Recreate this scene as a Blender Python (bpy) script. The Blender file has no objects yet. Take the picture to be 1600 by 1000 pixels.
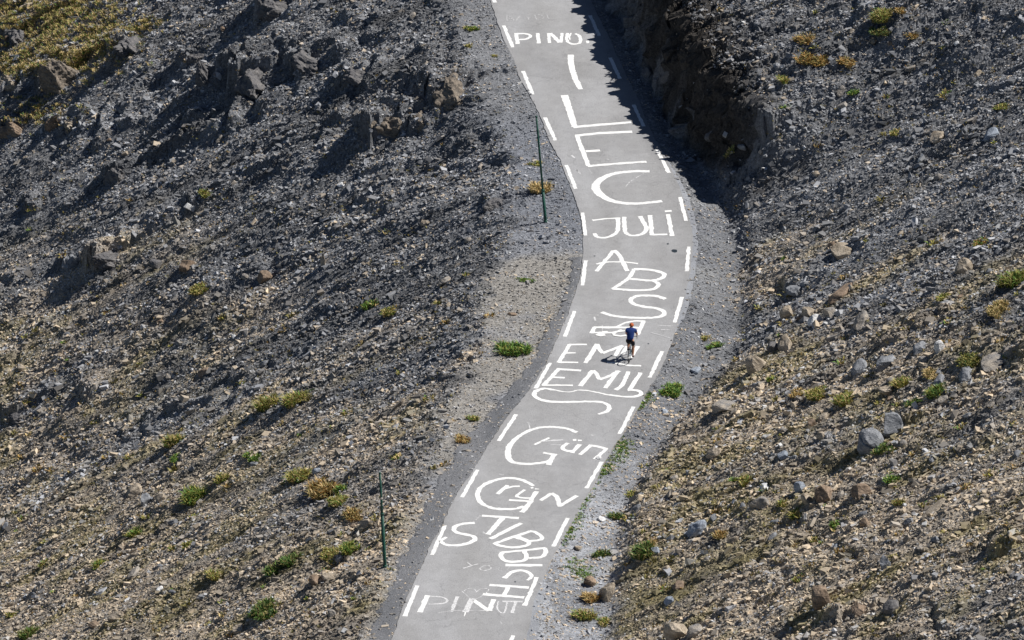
import bpy, bmesh, math, random
import numpy as np
from mathutils import Vector, Matrix

# ------------------------------------------------------------------ camera, sky, sun
R = math.radians
sc = bpy.context.scene
COL = sc.collection
DEP, DIST, FPX = R(20.0), 400.0, 13200.0
CAM = np.array([0.0, -DIST*math.cos(DEP), DIST*math.sin(DEP)])
cd = bpy.data.cameras.new('camera'); cam = bpy.data.objects.new('camera', cd); COL.objects.link(cam)
cam.location = CAM; cam.rotation_euler = (R(90)-DEP, 0, 0)
cd.sensor_width = 36; cd.lens = FPX/1600*36; cd.clip_start = 1; cd.clip_end = 5000
sc.camera = cam

SUN_EL = R(50); SUNDIR = Vector((0.96*math.cos(SUN_EL), 0.28*math.cos(SUN_EL), math.sin(SUN_EL)))
w = bpy.data.worlds.new('World'); sc.world = w; w.use_nodes = True
nt = w.node_tree; bg = nt.nodes['Background']
sky = nt.nodes.new('ShaderNodeTexSky'); sky.sky_type = 'NISHITA'; sky.sun_disc = False
sky.sun_elevation = SUN_EL; sky.sun_rotation = math.atan2(SUNDIR.x, SUNDIR.y); sky.altitude = 2800; sky.air_density = .75; sky.dust_density = .3
nt.links.new(sky.outputs[0], bg.inputs[0]); bg.inputs[1].default_value = 0.05
sl = bpy.data.lights.new('sun', 'SUN'); sun = bpy.data.objects.new('sun', sl); COL.objects.link(sun)
sl.energy = 5.0; sl.angle = R(0.5); sl.color = (1.0, 0.965, 0.91)
sun.rotation_euler = SUNDIR.to_track_quat('Z', 'Y').to_euler()
sc.view_settings.view_transform = 'Standard'; sc.view_settings.look = 'None'
sc.view_settings.exposure = 0.18; sc.view_settings.gamma = 1

rng = np.random.default_rng(7); random.seed(7)

# ------------------------------------------------------------------ tagging
def tag(o, label=None, cat=None, group=None, kind=None):
    if label: o['label'] = label
    if cat: o['category'] = cat
    if group: o['group'] = group
    if kind: o['kind'] = kind
    return o
def link(name, me, parent=None):
    o = bpy.data.objects.new(name, me); COL.objects.link(o)
    if parent: o.parent = parent
    return o
def mesh_np(name, V, F, mat=None, smooth=False):
    """V (n,3), F (m,3|4) numpy"""
    me = bpy.data.meshes.new(name); V = np.asarray(V, 'f'); F = np.asarray(F, 'i'); k = F.shape[1]
    me.vertices.add(len(V)); me.vertices.foreach_set('co', V.ravel())
    me.loops.add(F.size); me.loops.foreach_set('vertex_index', F.ravel())
    me.polygons.add(len(F)); me.polygons.foreach_set('loop_start', np.arange(len(F), dtype='i')*k)
    me.polygons.foreach_set('loop_total', np.full(len(F), k, 'i'))
    me.polygons.foreach_set('use_smooth', np.full(len(F), smooth))
    me.update(calc_edges=True)
    if mat: me.materials.append(mat)
    return me
def set_col(me, C, name='Col'):
    a = me.color_attributes.new(name, 'FLOAT_COLOR', 'POINT')
    d = np.ones((len(C), 4), 'f'); d[:, :3] = C; a.data.foreach_set('color', d.ravel())

# ------------------------------------------------------------------ noise
def _h(ix, iy, s):
    n = (ix.astype(np.int64)*374761393 + iy.astype(np.int64)*668265263 + s*1274126177) & 0xffffffff
    n = ((n ^ (n >> 13))*1103515245 + 12345) & 0xffffffff
    n = ((n ^ (n >> 15))*2246822519) & 0xffffffff
    return ((n ^ (n >> 16)) & 0xffffff)/float(0xffffff)
def vn(x, y, s=0):
    xi = np.floor(x); yi = np.floor(y); fx = x-xi; fy = y-yi
    fx = fx*fx*fx*(fx*(fx*6-15)+10); fy = fy*fy*fy*(fy*(fy*6-15)+10)
    a = _h(xi, yi, s); b = _h(xi+1, yi, s); c = _h(xi, yi+1, s); d = _h(xi+1, yi+1, s)
    return (a*(1-fx)+b*fx)*(1-fy)+(c*(1-fx)+d*fx)*fy*1.0
def fbm(x, y, o=4, s=0, g=.5):
    t = 0; a = 1; n = 0
    for k in range(o):
        t = t+a*(vn(x+17.3*k, y-9.1*k, s+k)*2-1); n += a; a *= g
        x, y = 2*(.8*x+.6*y), 2*(-.6*x+.8*y)
    return t/n
def facets(x, y, s=0):
    """angular rubble: a tilted plane for every random cell"""
    xi = np.floor(x); yi = np.floor(y); best = np.full(x.shape, 9.); out = np.zeros(x.shape)
    for i in (-1, 0, 1):
        for j in (-1, 0, 1):
            cx = xi+i; cy = yi+j
            px = cx+_h(cx, cy, s); py = cy+_h(cx, cy, s+1)
            dx = x-px; dy = y-py; d = dx*dx+dy*dy; m = d < best
            v = _h(cx, cy, s+2) + (_h(cx, cy, s+3)-.5)*1.4*dx+(_h(cx, cy, s+4)-.5)*1.4*dy - d*.35
            out = np.where(m, v, out); best = np.where(m, d, best)
    return out-.5
def sst(a, b, x):
    t = np.clip((x-a)/(b-a), 0, 1); return t*t*(3-2*t)

# ------------------------------------------------------------------ picture rays meet the real ground
RA = .07
FW = np.array([0, math.cos(DEP), -math.sin(DEP)]); UP = np.array([0, math.sin(DEP), math.cos(DEP)])
def rays(P):
    P = np.atleast_2d(np.asarray(P, float))
    r = FW[None]*FPX+np.stack([P[:, 0]-800, 0*P[:, 0], 0*P[:, 0]], 1)-UP[None]*(P[:, 1:2]-500)
    return r/np.linalg.norm(r, axis=1)[:, None]
def project(x, y, z):
    d = np.stack([x-CAM[0], y-CAM[1], z-CAM[2]], -1); f = d@FW
    return 800+FPX*d[..., 0]/f, 500-FPX*(d@UP)/f
def road_pt(P, lift=0.0):
    r = rays(P); t = (RA*CAM[1]-CAM[2]+lift)/(r[:, 2]-RA*r[:, 1])
    return CAM+r*t[:, None]

LEFT = [(730,-120),(752,-60),(766,0),(775,27),(787,61),(802,93),(814,127),(826,144),(842,176),(849,194),(859,220),(876,251),(886,278),(893,295),(902,322),(909,346),(911,370),(911,392),(911,403),(906,436),(897,463),(888,490),(879,510),(866,540),(852,570),(839,591),(820,619),(799,643),(775,677),(760,700),(739,736),(715,769),(702,795),(689,825),(675,846),(663,875),(647,909),(633,938),(623,969),(612,1000),(588,1060),(555,1150)]
RIGHT = [(868,-120),(897,-60),(924,0),(936,26),(951,57),(966,90),(981,122),(1001,163),(1012,192),(1021,212),(1032,230),(1042,250),(1055,277),(1066,302),(1076,334),(1081,355),(1083,379),(1082,392),(1079,422),(1073,452),(1067,475),(1059,505),(1051,530),(1041,558),(1027,587),(1013,607),(994,643),(979,670),(959,698),(946,721),(926,762),(910,785),(895,814),(880,841),(867,864),(857,884),(848,905),(840,925),(832,948),(828,972),(822,1000),(806,1060),(780,1150)]
VERL = [(640,-120),(680,-60),(712,0),(728,50),(745,100),(765,150),(790,200),(808,250),(822,300),(818,340),(790,400),(775,450),(765,500),(755,560),(728,600),(705,650),(690,700),(672,750),(652,800),(630,850),(605,900),(590,950),(570,1000),(545,1060),(500,1150)]
TOE = [(885,-120),(915,-60),(945,0),(975,60),(992,100),(1010,140),(1026,180),(1046,220),(1075,255),(1100,280),(1122,310),(1140,350),(1150,400),(1150,450),(1150,500),(1140,550),(1095,600),(1050,650),(1015,700),(985,750),(965,800),(955,850),(950,900),(945,950),(938,1000),(925,1060),(900,1150)]
def curve(P):
    q = road_pt(P); i = np.argsort(q[:, 1]); return q[i, 1], q[i, 0]
CL, CR, CV, CT = [curve(p) for p in (LEFT, RIGHT, VERL, TOE)]
def cv(c, y): return np.interp(y, c[0], c[1])
_rows = np.array([-150, 0, 60, 160, 200, 230, 262, 280, 300, 322]); _yy = road_pt([(950, r) for r in _rows])[:, 1][::-1]
def rp(vals, y): return np.interp(y, _yy, np.array(vals, float)[::-1])
def bluffH(y): return rp([3.3, 3.2, 3.5, 3.3, 3.2, 3.2, 3.0, 2.0, .9, 0], y)
def bluff0(y): return rp([.5, .6, .8, 1.0, 1.2, 1.5, 2.0, 2.5, 2.9, 3.2], y)

BUMPS = None
def H(x, y, detail=2, masks=False):
    x = np.asarray(x, float); y = np.asarray(y, float)
    l = cv(CL, y); r = cv(CR, y); v = cv(CV, y); t = cv(CT, y)
    far = sst(0, 12, np.abs(x)-28)
    z = RA*np.clip(y, -200, 90)
    dl = v-x; dr = x-t; wob = .5*fbm(x/2.2, y/2.2, 3, 91)
    # left: flat verge, then the scree falls away
    e = dl+wob*.9
    sL = np.where(e > 0, e*e/(e+1.2), 0)*(.66-.09*sst(15, -25, y))
    hl = -.07*sst(0, 1.2, l-x)-.10*sst(0, 3, l-x)-sL
    # right: shallow ditch, then the slope climbs
    e = dr+wob*.8
    sR = np.where(e > 0, e*e/(e+.5), 0)*(.60-.06*sst(15, -25, y))
    ditch = -.10*sst(0, 1.0, x-r)-.28*sst(.4, 1.8, x-r)*(1-sst(0, 1.2, dr))*1.0
    rug = fbm(x/3.1+5, y/2.0, 4, 55)
    b0 = bluff0(y)+.55*rug+.40*fbm(x/.8, y/1.5, 3, 57)+.5*facets(x/1.6+y*0, y/1.3, 58)*(detail > 0); H0 = bluffH(y)
    q = sst(0, 1.75, x-r-b0)
    q = q*.75+.25*np.floor(q*4+.5*fbm(x/.8, y/.8, 2, 8))/4*sst(0, .1, q)
    bl = H0*q
    hr = ditch+sR*(1-.25*sst(.5, 3, H0))+bl
    # spur end that looks towards the valley
    z = z-.035+np.where(x < l, hl, 0)+np.where(x > r, hr, 0)
    on = (x > l-.02) & (x < r+.02)
    wb2 = 1.1*fbm(x/.9, y/.9, 4, 93)+.8*wob; mL = sst(-.3, 1.3, dl+wb2); mR = np.maximum(sst(-.2, 1.3, dr+.6*wb2), q*sst(.2, 1., H0)); m = np.maximum(mL, mR)
    d = 0
    # broad undulation and gullies running down the fall line (along x)
    warp = 1.5*fbm(x/9, y/9, 3, 3)
    sh = y+.12*x
    px, py = project(x, y, z); am = (.8-.35*sst(300, 620, py))*(1-.45*sst(.0, .35, fbm(x/9, y/6, 2, 19)))
    d = d+m*am*(.75*fbm(x/11, sh/8, 3, 11)+.30*fbm(x/7+warp*.3, (sh+warp)/2.0, 3, 21))
    d = d+m*.15*(.4+.6*am)*fbm(x/2.4, (sh+warp)/.8, 3, 25)
    # ledges: steps that drop towards -x; strong up on the left
    px, py = project(x, y, z+d)
    up = sst(330, 120, py)*sst(760, 520, px)
    led = np.clip(up*1.0+.28+.5*fbm(x/6, y/6, 2, 77), 0, 1.3)*m
    s = x/2.3+1.1*fbm(x/4, y/3, 3, 31)+.25*fbm(x/.9, y/.7, 2, 33); fr = s-np.floor(s)
    d = d+led*.62*(sst(.0, .22, fr)-fr)*sst(-.15, .35, fbm(x/3.5+9, y/2.6, 2, 37))
    if BUMPS is not None:
        for (bx, by, bh, bl, bw, ba) in BUMPS:
            k = (np.abs(x-bx) < bl*4+3) & (np.abs(y-by) < bw*4+2)
            if not k.any(): continue
            xx = x[k]-bx; yy = y[k]-by; j1 = .45*fbm(x[k]/.8, y[k]/.8, 3, 401)+.35*facets(x[k]/.9, y[k]/.7, 402); u = xx*math.cos(ba)+yy*math.sin(ba)+j1; v2 = -xx*math.sin(ba)+yy*math.cos(ba)+.5*fbm(x[k]/.7, y[k]/.7, 3, 403)
            b = bh*sst(-.16, .06, u)*np.exp(-np.clip(u, 0, None)/bl)*sst(-bw*.5-.14, -bw*.5+.14, v2)*np.exp(-(np.clip(v2, 0, None)/bw)**2)
            if np.ndim(d): d[k] = d[k]+b
    if detail > 0:
        d = d+m*(.5+.5*am)*(.09*fbm(x/.9, y/.7, 3, 41))+.015*fbm(x/.5, y/.5, 3, 43)*(1-on)
    if detail > 1:
        f1 = facets(x/.75, y/.5, 61); f2 = facets(x/.30, y/.22, 67)
        ru = np.clip(.5+1.1*fbm(x/5, y/3, 2, 71), .15, 1.3)
        bf = 1+2.2*mR*sst(.4, 2, H0)*(1-sst(3, 6, x-r))
        d = d+m*(f1*(.08+.07*am)*ru*bf+f2*.085*np.sqrt(ru)*bf)+(1-m)*(1-on)*f2*.012
        d = d+m*facets(x/.14, y/.14, 69)*.03
    z = z+np.where(on, 0, d)
    z = np.where((x > l-.02) & (x < r+.02), np.minimum(z, RA*y-.03), z)
    if masks: return z, m, mL, mR, (l, r, v, t)
    return z

def on_ground(P, detail=1):
    r = rays(P); n = len(r); t0 = np.full(n, 330.); t1 = np.full(n, 520.); hit = np.full(n, np.nan)
    ts = np.arange(330, 520, .35); prev = np.ones(n); alive = np.ones(n, bool); lo = np.full(n, 330.); hi = np.full(n, 520.)
    for a in range(0, len(ts), 60):
        tt = ts[a:a+60]; q = CAM+r[:, None, :]*tt[None, :, None]
        g = q[..., 2]-H(q[..., 0], q[..., 1], detail) < 0
        for k in range(n):
            if alive[k] and g[k].any():
                j = int(np.argmax(g[k])); hi[k] = tt[j]; lo[k] = tt[j]-.35; alive[k] = False
        if not alive.any(): break
    for _ in range(9):
        mid = (lo+hi)/2; q = CAM+r*mid[:, None]; b = q[:, 2] < H(q[:, 0], q[:, 1], detail)
        hi = np.where(b, mid, hi); lo = np.where(b, lo, mid)
    q = CAM+r*hi[:, None]
    return q
def slope_normal(x, y, e=.35):
    gx = (H(x+e, y, 1)-H(x-e, y, 1))/(2*e); gy = (H(x, y+e, 1)-H(x, y-e, 1))/(2*e)
    n = np.stack([-gx, -gy, np.ones_like(gx)], -1); return n/np.linalg.norm(n, axis=-1)[..., None]

OUT = [ # outcrops of bedrock: x, y, w, h, depth(m), mat, label
 (388,128,82,52,2.2,'dark','large dark slate outcrop throwing the longest shadow on the upper left'),
 (478,104,70,26,1.8,'dark','low dark ledge right of the large slate outcrop'),
 (700,150,86,34,2.0,'dkbrown','grey outcrop with brown blocks close to the upper road'),
 (598,200,70,44,2.2,'dkbrown','outcrop with sunlit brown blocks on top and deep shade below'),
 (655,196,40,26,1.2,'dkbrown','brown grassy outcrop between the two larger ones'),
 (163,412,74,26,1.8,'dark','dark brown outcrop with a long shadow at the far left'),
 (106,414,28,22,1.0,'grey','grey knob left of the dark brown outcrop'),
 (181,275,42,28,1.3,'dark','solitary dark outcrop below the grassy corner'),
 (90,125,74,52,2.4,'dkbrown','broad shaded brown outcrop under the straw grass'),
 (80,192,26,30,1.0,'brown','brown upright rock at the left under the grassy corner'),
 (107,198,26,18,.9,'tan','orange-brown block right of the brown upright rock'),
 (20,207,60,22,1.5,'brown','flat-topped brown ledge at the left edge'),
 (14,133,40,24,1.2,'tan','light brown broken rocks at the left edge'),
 (24,58,56,24,1.5,'dark','dark ledge cutting through the straw grass'),
 (198,72,72,20,1.6,'dark','dark undercut ledge right of the straw grass'),
 (300,95,44,18,1.2,'dark','dark arch-like ledge above the long gully'),
 (318,118,24,40,1.0,'dark','dark rock left of the large slate outcrop'),
 (425,18,60,34,2.0,'dark','dark cliff block at the top edge'),
 (560,125,70,20,1.4,'dark','low broken ledge mid upper left'),
 (770,322,46,12,1.0,'dark','overhanging shelf with a black gap near the upper snow pole'),
 (25,655,44,16,1.0,'dark','dark scar-side rock at the left edge'),
]

# bedrock steps in the slope under each outcrop: steep towards the valley, flush uphill
BH = [1.7, .8, 1.0, 1.5, .6, 1.2, .7, .9, 1.3, .7, .4, .8, .5, .8, .8, .6, 1.1, 1.3, .7, .45, .9]
_g = on_ground([(o[0]-.36*o[2], o[1]+.35*o[3]) for o in OUT]+[(130, 620), (290, 330), (40, 330), (1195, 235), (1420, 660), (1300, 975), (1560, 860), (1225, 455), (1590, 565), (560, 320), (1180, 275)], 1)
BUMPS = []
for k_, q_ in enumerate(_g):
    w_ = (OUT[k_][2] if k_ < len(OUT) else 50)/33.; h_ = BH[k_] if k_ < len(OUT) else [.5, .5, .6, 1.1, .5, .7, .5, .5, .6, .35, .7][k_-len(OUT)]
    BUMPS.append((q_[0], q_[1]+.3, h_, w_*.9, max(.9, w_*.8), .25))

# ------------------------------------------------------------------ colour of the ground (what it is made of, plus shade mixed in on the bluff)
SLATE = np.array([.185, .190, .202]); TAN = np.array([.37, .31, .235]); GREY = np.array([.25, .255, .265])
BROWN = np.array([.20, .16, .122]); GRAVEL = np.array([.235, .245, .27]); DUST = np.array([.315, .30, .28])
BLUEG = np.array([.20, .215, .25])
def mix(a, b, t): return a*(1-t[..., None])+b*t[..., None]
def tan_mask(x, y, z):
    px, py = project(x, y, z); n = fbm(x/6, y/3.5, 4, 101)
    L = sst(350, 880, py+n*420-.28*(px-380)); Rr = sst(350, 700, py+n*330)*(1-.55*sst(840, 1000, py)*sst(1350, 1560, px))
    return np.clip(np.where(px < 850, L, Rr), 0, 1)
def streak(x, y): return fbm(x/7, (y+.12*x+1.2*fbm(x/8, y/8, 2, 163))/.75, 4, 161)
def ground_col(x, y, z, m, mL, mR, c):
    l, r, v, t = c
    px, py = project(x, y, z); n = fbm(x/1.6, y/.9, 4, 111); n2 = fbm(x/3, y/3, 3, 113)
    tm = tan_mask(x, y, z)
    pt = fbm(x/3.2, (y+.1*x)/1.3, 4, 131); C = mix(SLATE*1.0+0*x[..., None], TAN*.98+GREY*.24, np.clip(tm*.95+pt*.5*(.3+tm), 0, 1))
    C = mix(C, SLATE*.62, sst(.12, .45, pt-.25*tm)*.7)
    C = mix(C, BROWN*1.05, np.clip(n*1.6, 0, 1)*.5*tm)
    C = mix(C, SLATE*.72, np.clip(-n*1.8+.1, 0, 1)*.55*(1-.4*tm))
    bluff_shade = mR*sst(1.0, 2.4, bluffH(y))*(1-sst(3, 6, x-r)); C = mix(C, np.array([.058, .052, .047]), bluff_shade)  # painted shade: rock colour on the bluff face darkened to deepen its shadow
    # verges
    gl = mix(GRAVEL+0*x[..., None], DUST*.92, sst(.0, .5, n2+1.1*(sst(380, 420, py)-.55)+.15*sst(500, 640, py)))
    gl = mix(gl, SLATE*1.05, .8*sst(230, 150, py)); gl = mix(gl, BLUEG*.85, sst(400, 340, py)*sst(150, 230, py)*.7)
    gr = mix(GRAVEL*.68+0*x[..., None], GREY*.92, sst(-.3, .4, n2)); gr = mix(gr, SLATE*.95, sst(-.2, .35, fbm(x/1.1, y/.9, 3, 171)+.35*(x-r-1.5))*sst(700, 560, py)*.8); gr = mix(gr, np.array([.36, .375, .41]), sst(640, 780, py)*(.3+.6*sst(-.3, .3, n2)))
    C = mix(C, gl, (x < l)*(1-mL)); C = mix(C, gr, (x > r)*(1-mR))
    # blue-grey gravel spilled below the upper verge
    sp = sst(130, 200, py)*sst(390, 320, py)*sst(620, 740, px)*(px < 900); C = mix(C, BLUEG*.85, sp*mL*.75*sst(-.5, .3, n2))
    md = np.clip(.95*np.exp(-((px-75)/95)**2-((py-25)/38)**2)+.95*np.exp(-((px-110)/60)**2-((py-80)/30)**2)+.8*np.exp(-((px-20)/50)**2-((py-95)/20)**2), 0, 1); C = mix(C, np.array([.30, .23, .11]), md*sst(-.4, .1, n)*.85)
    ol = sst(-.05, .45, fbm(x/2.6, y/2, 4, 151))*tm; C = mix(C, np.array([.25, .215, .10]), ol*.8*np.maximum(mL, mR))
    return C*(1+.10*n[..., None]+(.42*np.maximum(mL, mR)*streak(x, y))[..., None])

# ------------------------------------------------------------------ materials
def newmat(name):
    m = bpy.data.materials.new(name); m.use_nodes = True; n = m.node_tree; b = n.nodes['Principled BSDF']
    b.inputs['Roughness'].default_value = .95; b.inputs['Specular IOR Level'].default_value = .2
    return m, n, b
def plain(name, col, rough=.8, var=.15, scale=8, bump=0, metal=0, spec=.2, detail=6):
    m, n, b = newmat(name); tc = n.nodes.new('ShaderNodeTexCoord'); nz = n.nodes.new('ShaderNodeTexNoise')
    nz.inputs['Scale'].default_value = scale; nz.inputs['Detail'].default_value = detail
    n.links.new(tc.outputs['Object'], nz.inputs[0])
    mr = n.nodes.new('ShaderNodeMapRange'); mr.inputs['From Min'].default_value = .3; mr.inputs['From Max'].default_value = .7
    mr.inputs['To Min'].default_value = 1-var; mr.inputs['To Max'].default_value = 1+var
    mu = n.nodes.new('ShaderNodeVectorMath'); mu.operation = 'SCALE'; mu.inputs[0].default_value = col[:3]
    n.links.new(nz.outputs[0], mr.inputs[0]); n.links.new(mr.outputs[0], mu.inputs['Scale'])
    n.links.new(mu.outputs[0], b.inputs['Base Color'])
    b.inputs['Roughness'].default_value = rough; b.inputs['Metallic'].default_value = metal; b.inputs['Specular IOR Level'].default_value = spec
    if bump:
        bp = n.nodes.new('ShaderNodeBump'); bp.inputs['Strength'].default_value = bump; bp.inputs['Distance'].default_value = .05
        n.links.new(nz.outputs[0], bp.inputs['Height']); n.links.new(bp.outputs[0], b.inputs['Normal'])
    return m
def attr_mat(name, kind):
    """ground / loose stone: colour from the 'Col' attribute, broken up by chips and grain"""
    m, n, b = newmat(name); L = n.links.new
    at = n.nodes.new('ShaderNodeAttribute'); at.attribute_name = 'Col'
    ge = n.nodes.new('ShaderNodeNewGeometry'); tc = n.nodes.new('ShaderNodeTexCoord')
    mp = n.nodes.new('ShaderNodeMapping'); mp.inputs['Scale'].default_value = (1, 1.25, 1.1); L(tc.outputs['Object'], mp.inputs[0])
    if kind == 'ground':
        vo = n.nodes.new('ShaderNodeTexVoronoi'); vo.inputs['Scale'].default_value = 9; L(mp.outputs[0], vo.inputs[0])
        v2 = n.nodes.new('ShaderNodeTexVoronoi'); v2.inputs['Scale'].default_value = 22; L(mp.outputs[0], v2.inputs[0])
        s1 = n.nodes.new('ShaderNodeSeparateColor'); L(vo.outputs['Color'], s1.inputs[0])
        s2 = n.nodes.new('ShaderNodeSeparateColor'); L(v2.outputs['Color'], s2.inputs[0])
        mx = n.nodes.new('ShaderNodeMath'); mx.operation = 'MULTIPLY_ADD'; L(s1.outputs[0], mx.inputs[0]); mx.inputs[1].default_value = .55
        q = n.nodes.new('ShaderNodeMath'); q.operation = 'MULTIPLY'; L(s2.outputs[0], q.inputs[0]); q.inputs[1].default_value = .55; L(q.outputs[0], mx.inputs[2])
        ra = n.nodes.new('ShaderNodeMapRange'); ra.inputs['From Min'].default_value = .1; ra.inputs['From Max'].default_value = 1.0
        ra.inputs['To Min'].default_value = .55; ra.inputs['To Max'].default_value = 1.5; L(mx.outputs[0], ra.inputs[0])
        sc_ = n.nodes.new('ShaderNodeVectorMath'); sc_.operation = 'SCALE'; L(at.outputs['Color'], sc_.inputs[0]); L(ra.outputs[0], sc_.inputs['Scale'])
        L(sc_.outputs[0], b.inputs['Base Color'])
        nz = n.nodes.new('ShaderNodeTexNoise'); nz.inputs['Scale'].default_value = 14; nz.inputs['Detail'].default_value = 5; L(mp.outputs[0], nz.inputs[0])
        ad = n.nodes.new('ShaderNodeMath'); ad.operation = 'ADD'; L(mx.outputs[0], ad.inputs[0]); L(nz.outputs[0], ad.inputs[1])
        bp = n.nodes.new('ShaderNodeBump'); bp.inputs['Strength'].default_value = .9; bp.inputs['Distance'].default_value = .035
        L(ad.outputs[0], bp.inputs['Height']); L(bp.outputs[0], b.inputs['Normal'])
    else:
        nz = n.nodes.new('ShaderNodeTexNoise'); nz.inputs['Scale'].default_value = 9; nz.inputs['Detail'].default_value = 5; L(mp.outputs[0], nz.inputs[0])
        ra = n.nodes.new('ShaderNodeMapRange'); ra.inputs['To Min'].default_value = .7; ra.inputs['To Max'].default_value = 1.3; L(nz.outputs[0], ra.inputs[0])
        sc_ = n.nodes.new('ShaderNodeVectorMath'); sc_.operation = 'SCALE'; L(at.outputs['Color'], sc_.inputs[0]); L(ra.outputs[0], sc_.inputs['Scale'])
        L(sc_.outputs[0], b.inputs['Base Color'])
    return m
def rock_mat(name, c1, c2, streak=3.0):
    m, n, b = newmat(name); L = n.links.new
    tc = n.nodes.new('ShaderNodeTexCoord'); mp = n.nodes.new('ShaderNodeMapping'); mp.inputs['Scale'].default_value = (1, 1, streak)
    mp.inputs['Rotation'].default_value = (.4, .5, 0); L(tc.outputs['Object'], mp.inputs[0])
    n1 = n.nodes.new('ShaderNodeTexNoise'); n1.inputs['Scale'].default_value = 2.2; n1.inputs['Detail'].default_value = 8; n1.inputs['Roughness'].default_value = .65; L(mp.outputs[0], n1.inputs[0])
    n2 = n.nodes.new('ShaderNodeTexNoise'); n2.inputs['Scale'].default_value = 11; n2.inputs['Detail'].default_value = 6; L(mp.outputs[0], n2.inputs[0])
    cr = n.nodes.new('ShaderNodeValToRGB'); cr.color_ramp.elements[0].position = .36; cr.color_ramp.elements[1].position = .62
    cr.color_ramp.elements[0].color = (*c1, 1); cr.color_ramp.elements[1].color = (*c2, 1); L(n1.outputs[0], cr.inputs[0])
    ra = n.nodes.new('ShaderNodeMapRange'); ra.inputs['From Min'].default_value = .3; ra.inputs['From Max'].default_value = .7
    ra.inputs['To Min'].default_value = .65; ra.inputs['To Max'].default_value = 1.25; L(n2.outputs[0], ra.inputs[0])
    s = n.nodes.new('ShaderNodeVectorMath'); s.operation = 'SCALE'; L(cr.outputs[0], s.inputs[0]); L(ra.outputs[0], s.inputs['Scale']); L(s.outputs[0], b.inputs['Base Color'])
    bp = n.nodes.new('ShaderNodeBump'); bp.inputs['Strength'].default_value = .7; bp.inputs['Distance'].default_value = .05
    L(n2.outputs[0], bp.inputs['Height']); L(bp.outputs[0], b.inputs['Normal'])
    return m

M = {}
M['ground'] = attr_mat('scree_ground', 'ground'); M['stones'] = attr_mat('loose_stone', 'stone')
M['grey'] = rock_mat('grey_rock', (.17, .18, .20), (.34, .35, .37))
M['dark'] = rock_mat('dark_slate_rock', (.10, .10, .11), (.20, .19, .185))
M['dkbrown'] = rock_mat('dark_brown_rock', (.13, .115, .10), (.30, .25, .20)); M['brown'] = rock_mat('brown_rock', (.17, .125, .09), (.36, .27, .20))
M['tan'] = rock_mat('tan_rock', (.27, .22, .165), (.50, .43, .345))
M['blue'] = rock_mat('blue_grey_rock', (.20, .23, .28), (.38, .42, .48))
M['white'] = rock_mat('white_quartz', (.55, .55, .56), (.8, .8, .8))
M['mixed'] = rock_mat('grey_and_tan_rock', (.22, .215, .215), (.42, .37, .31))

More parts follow.
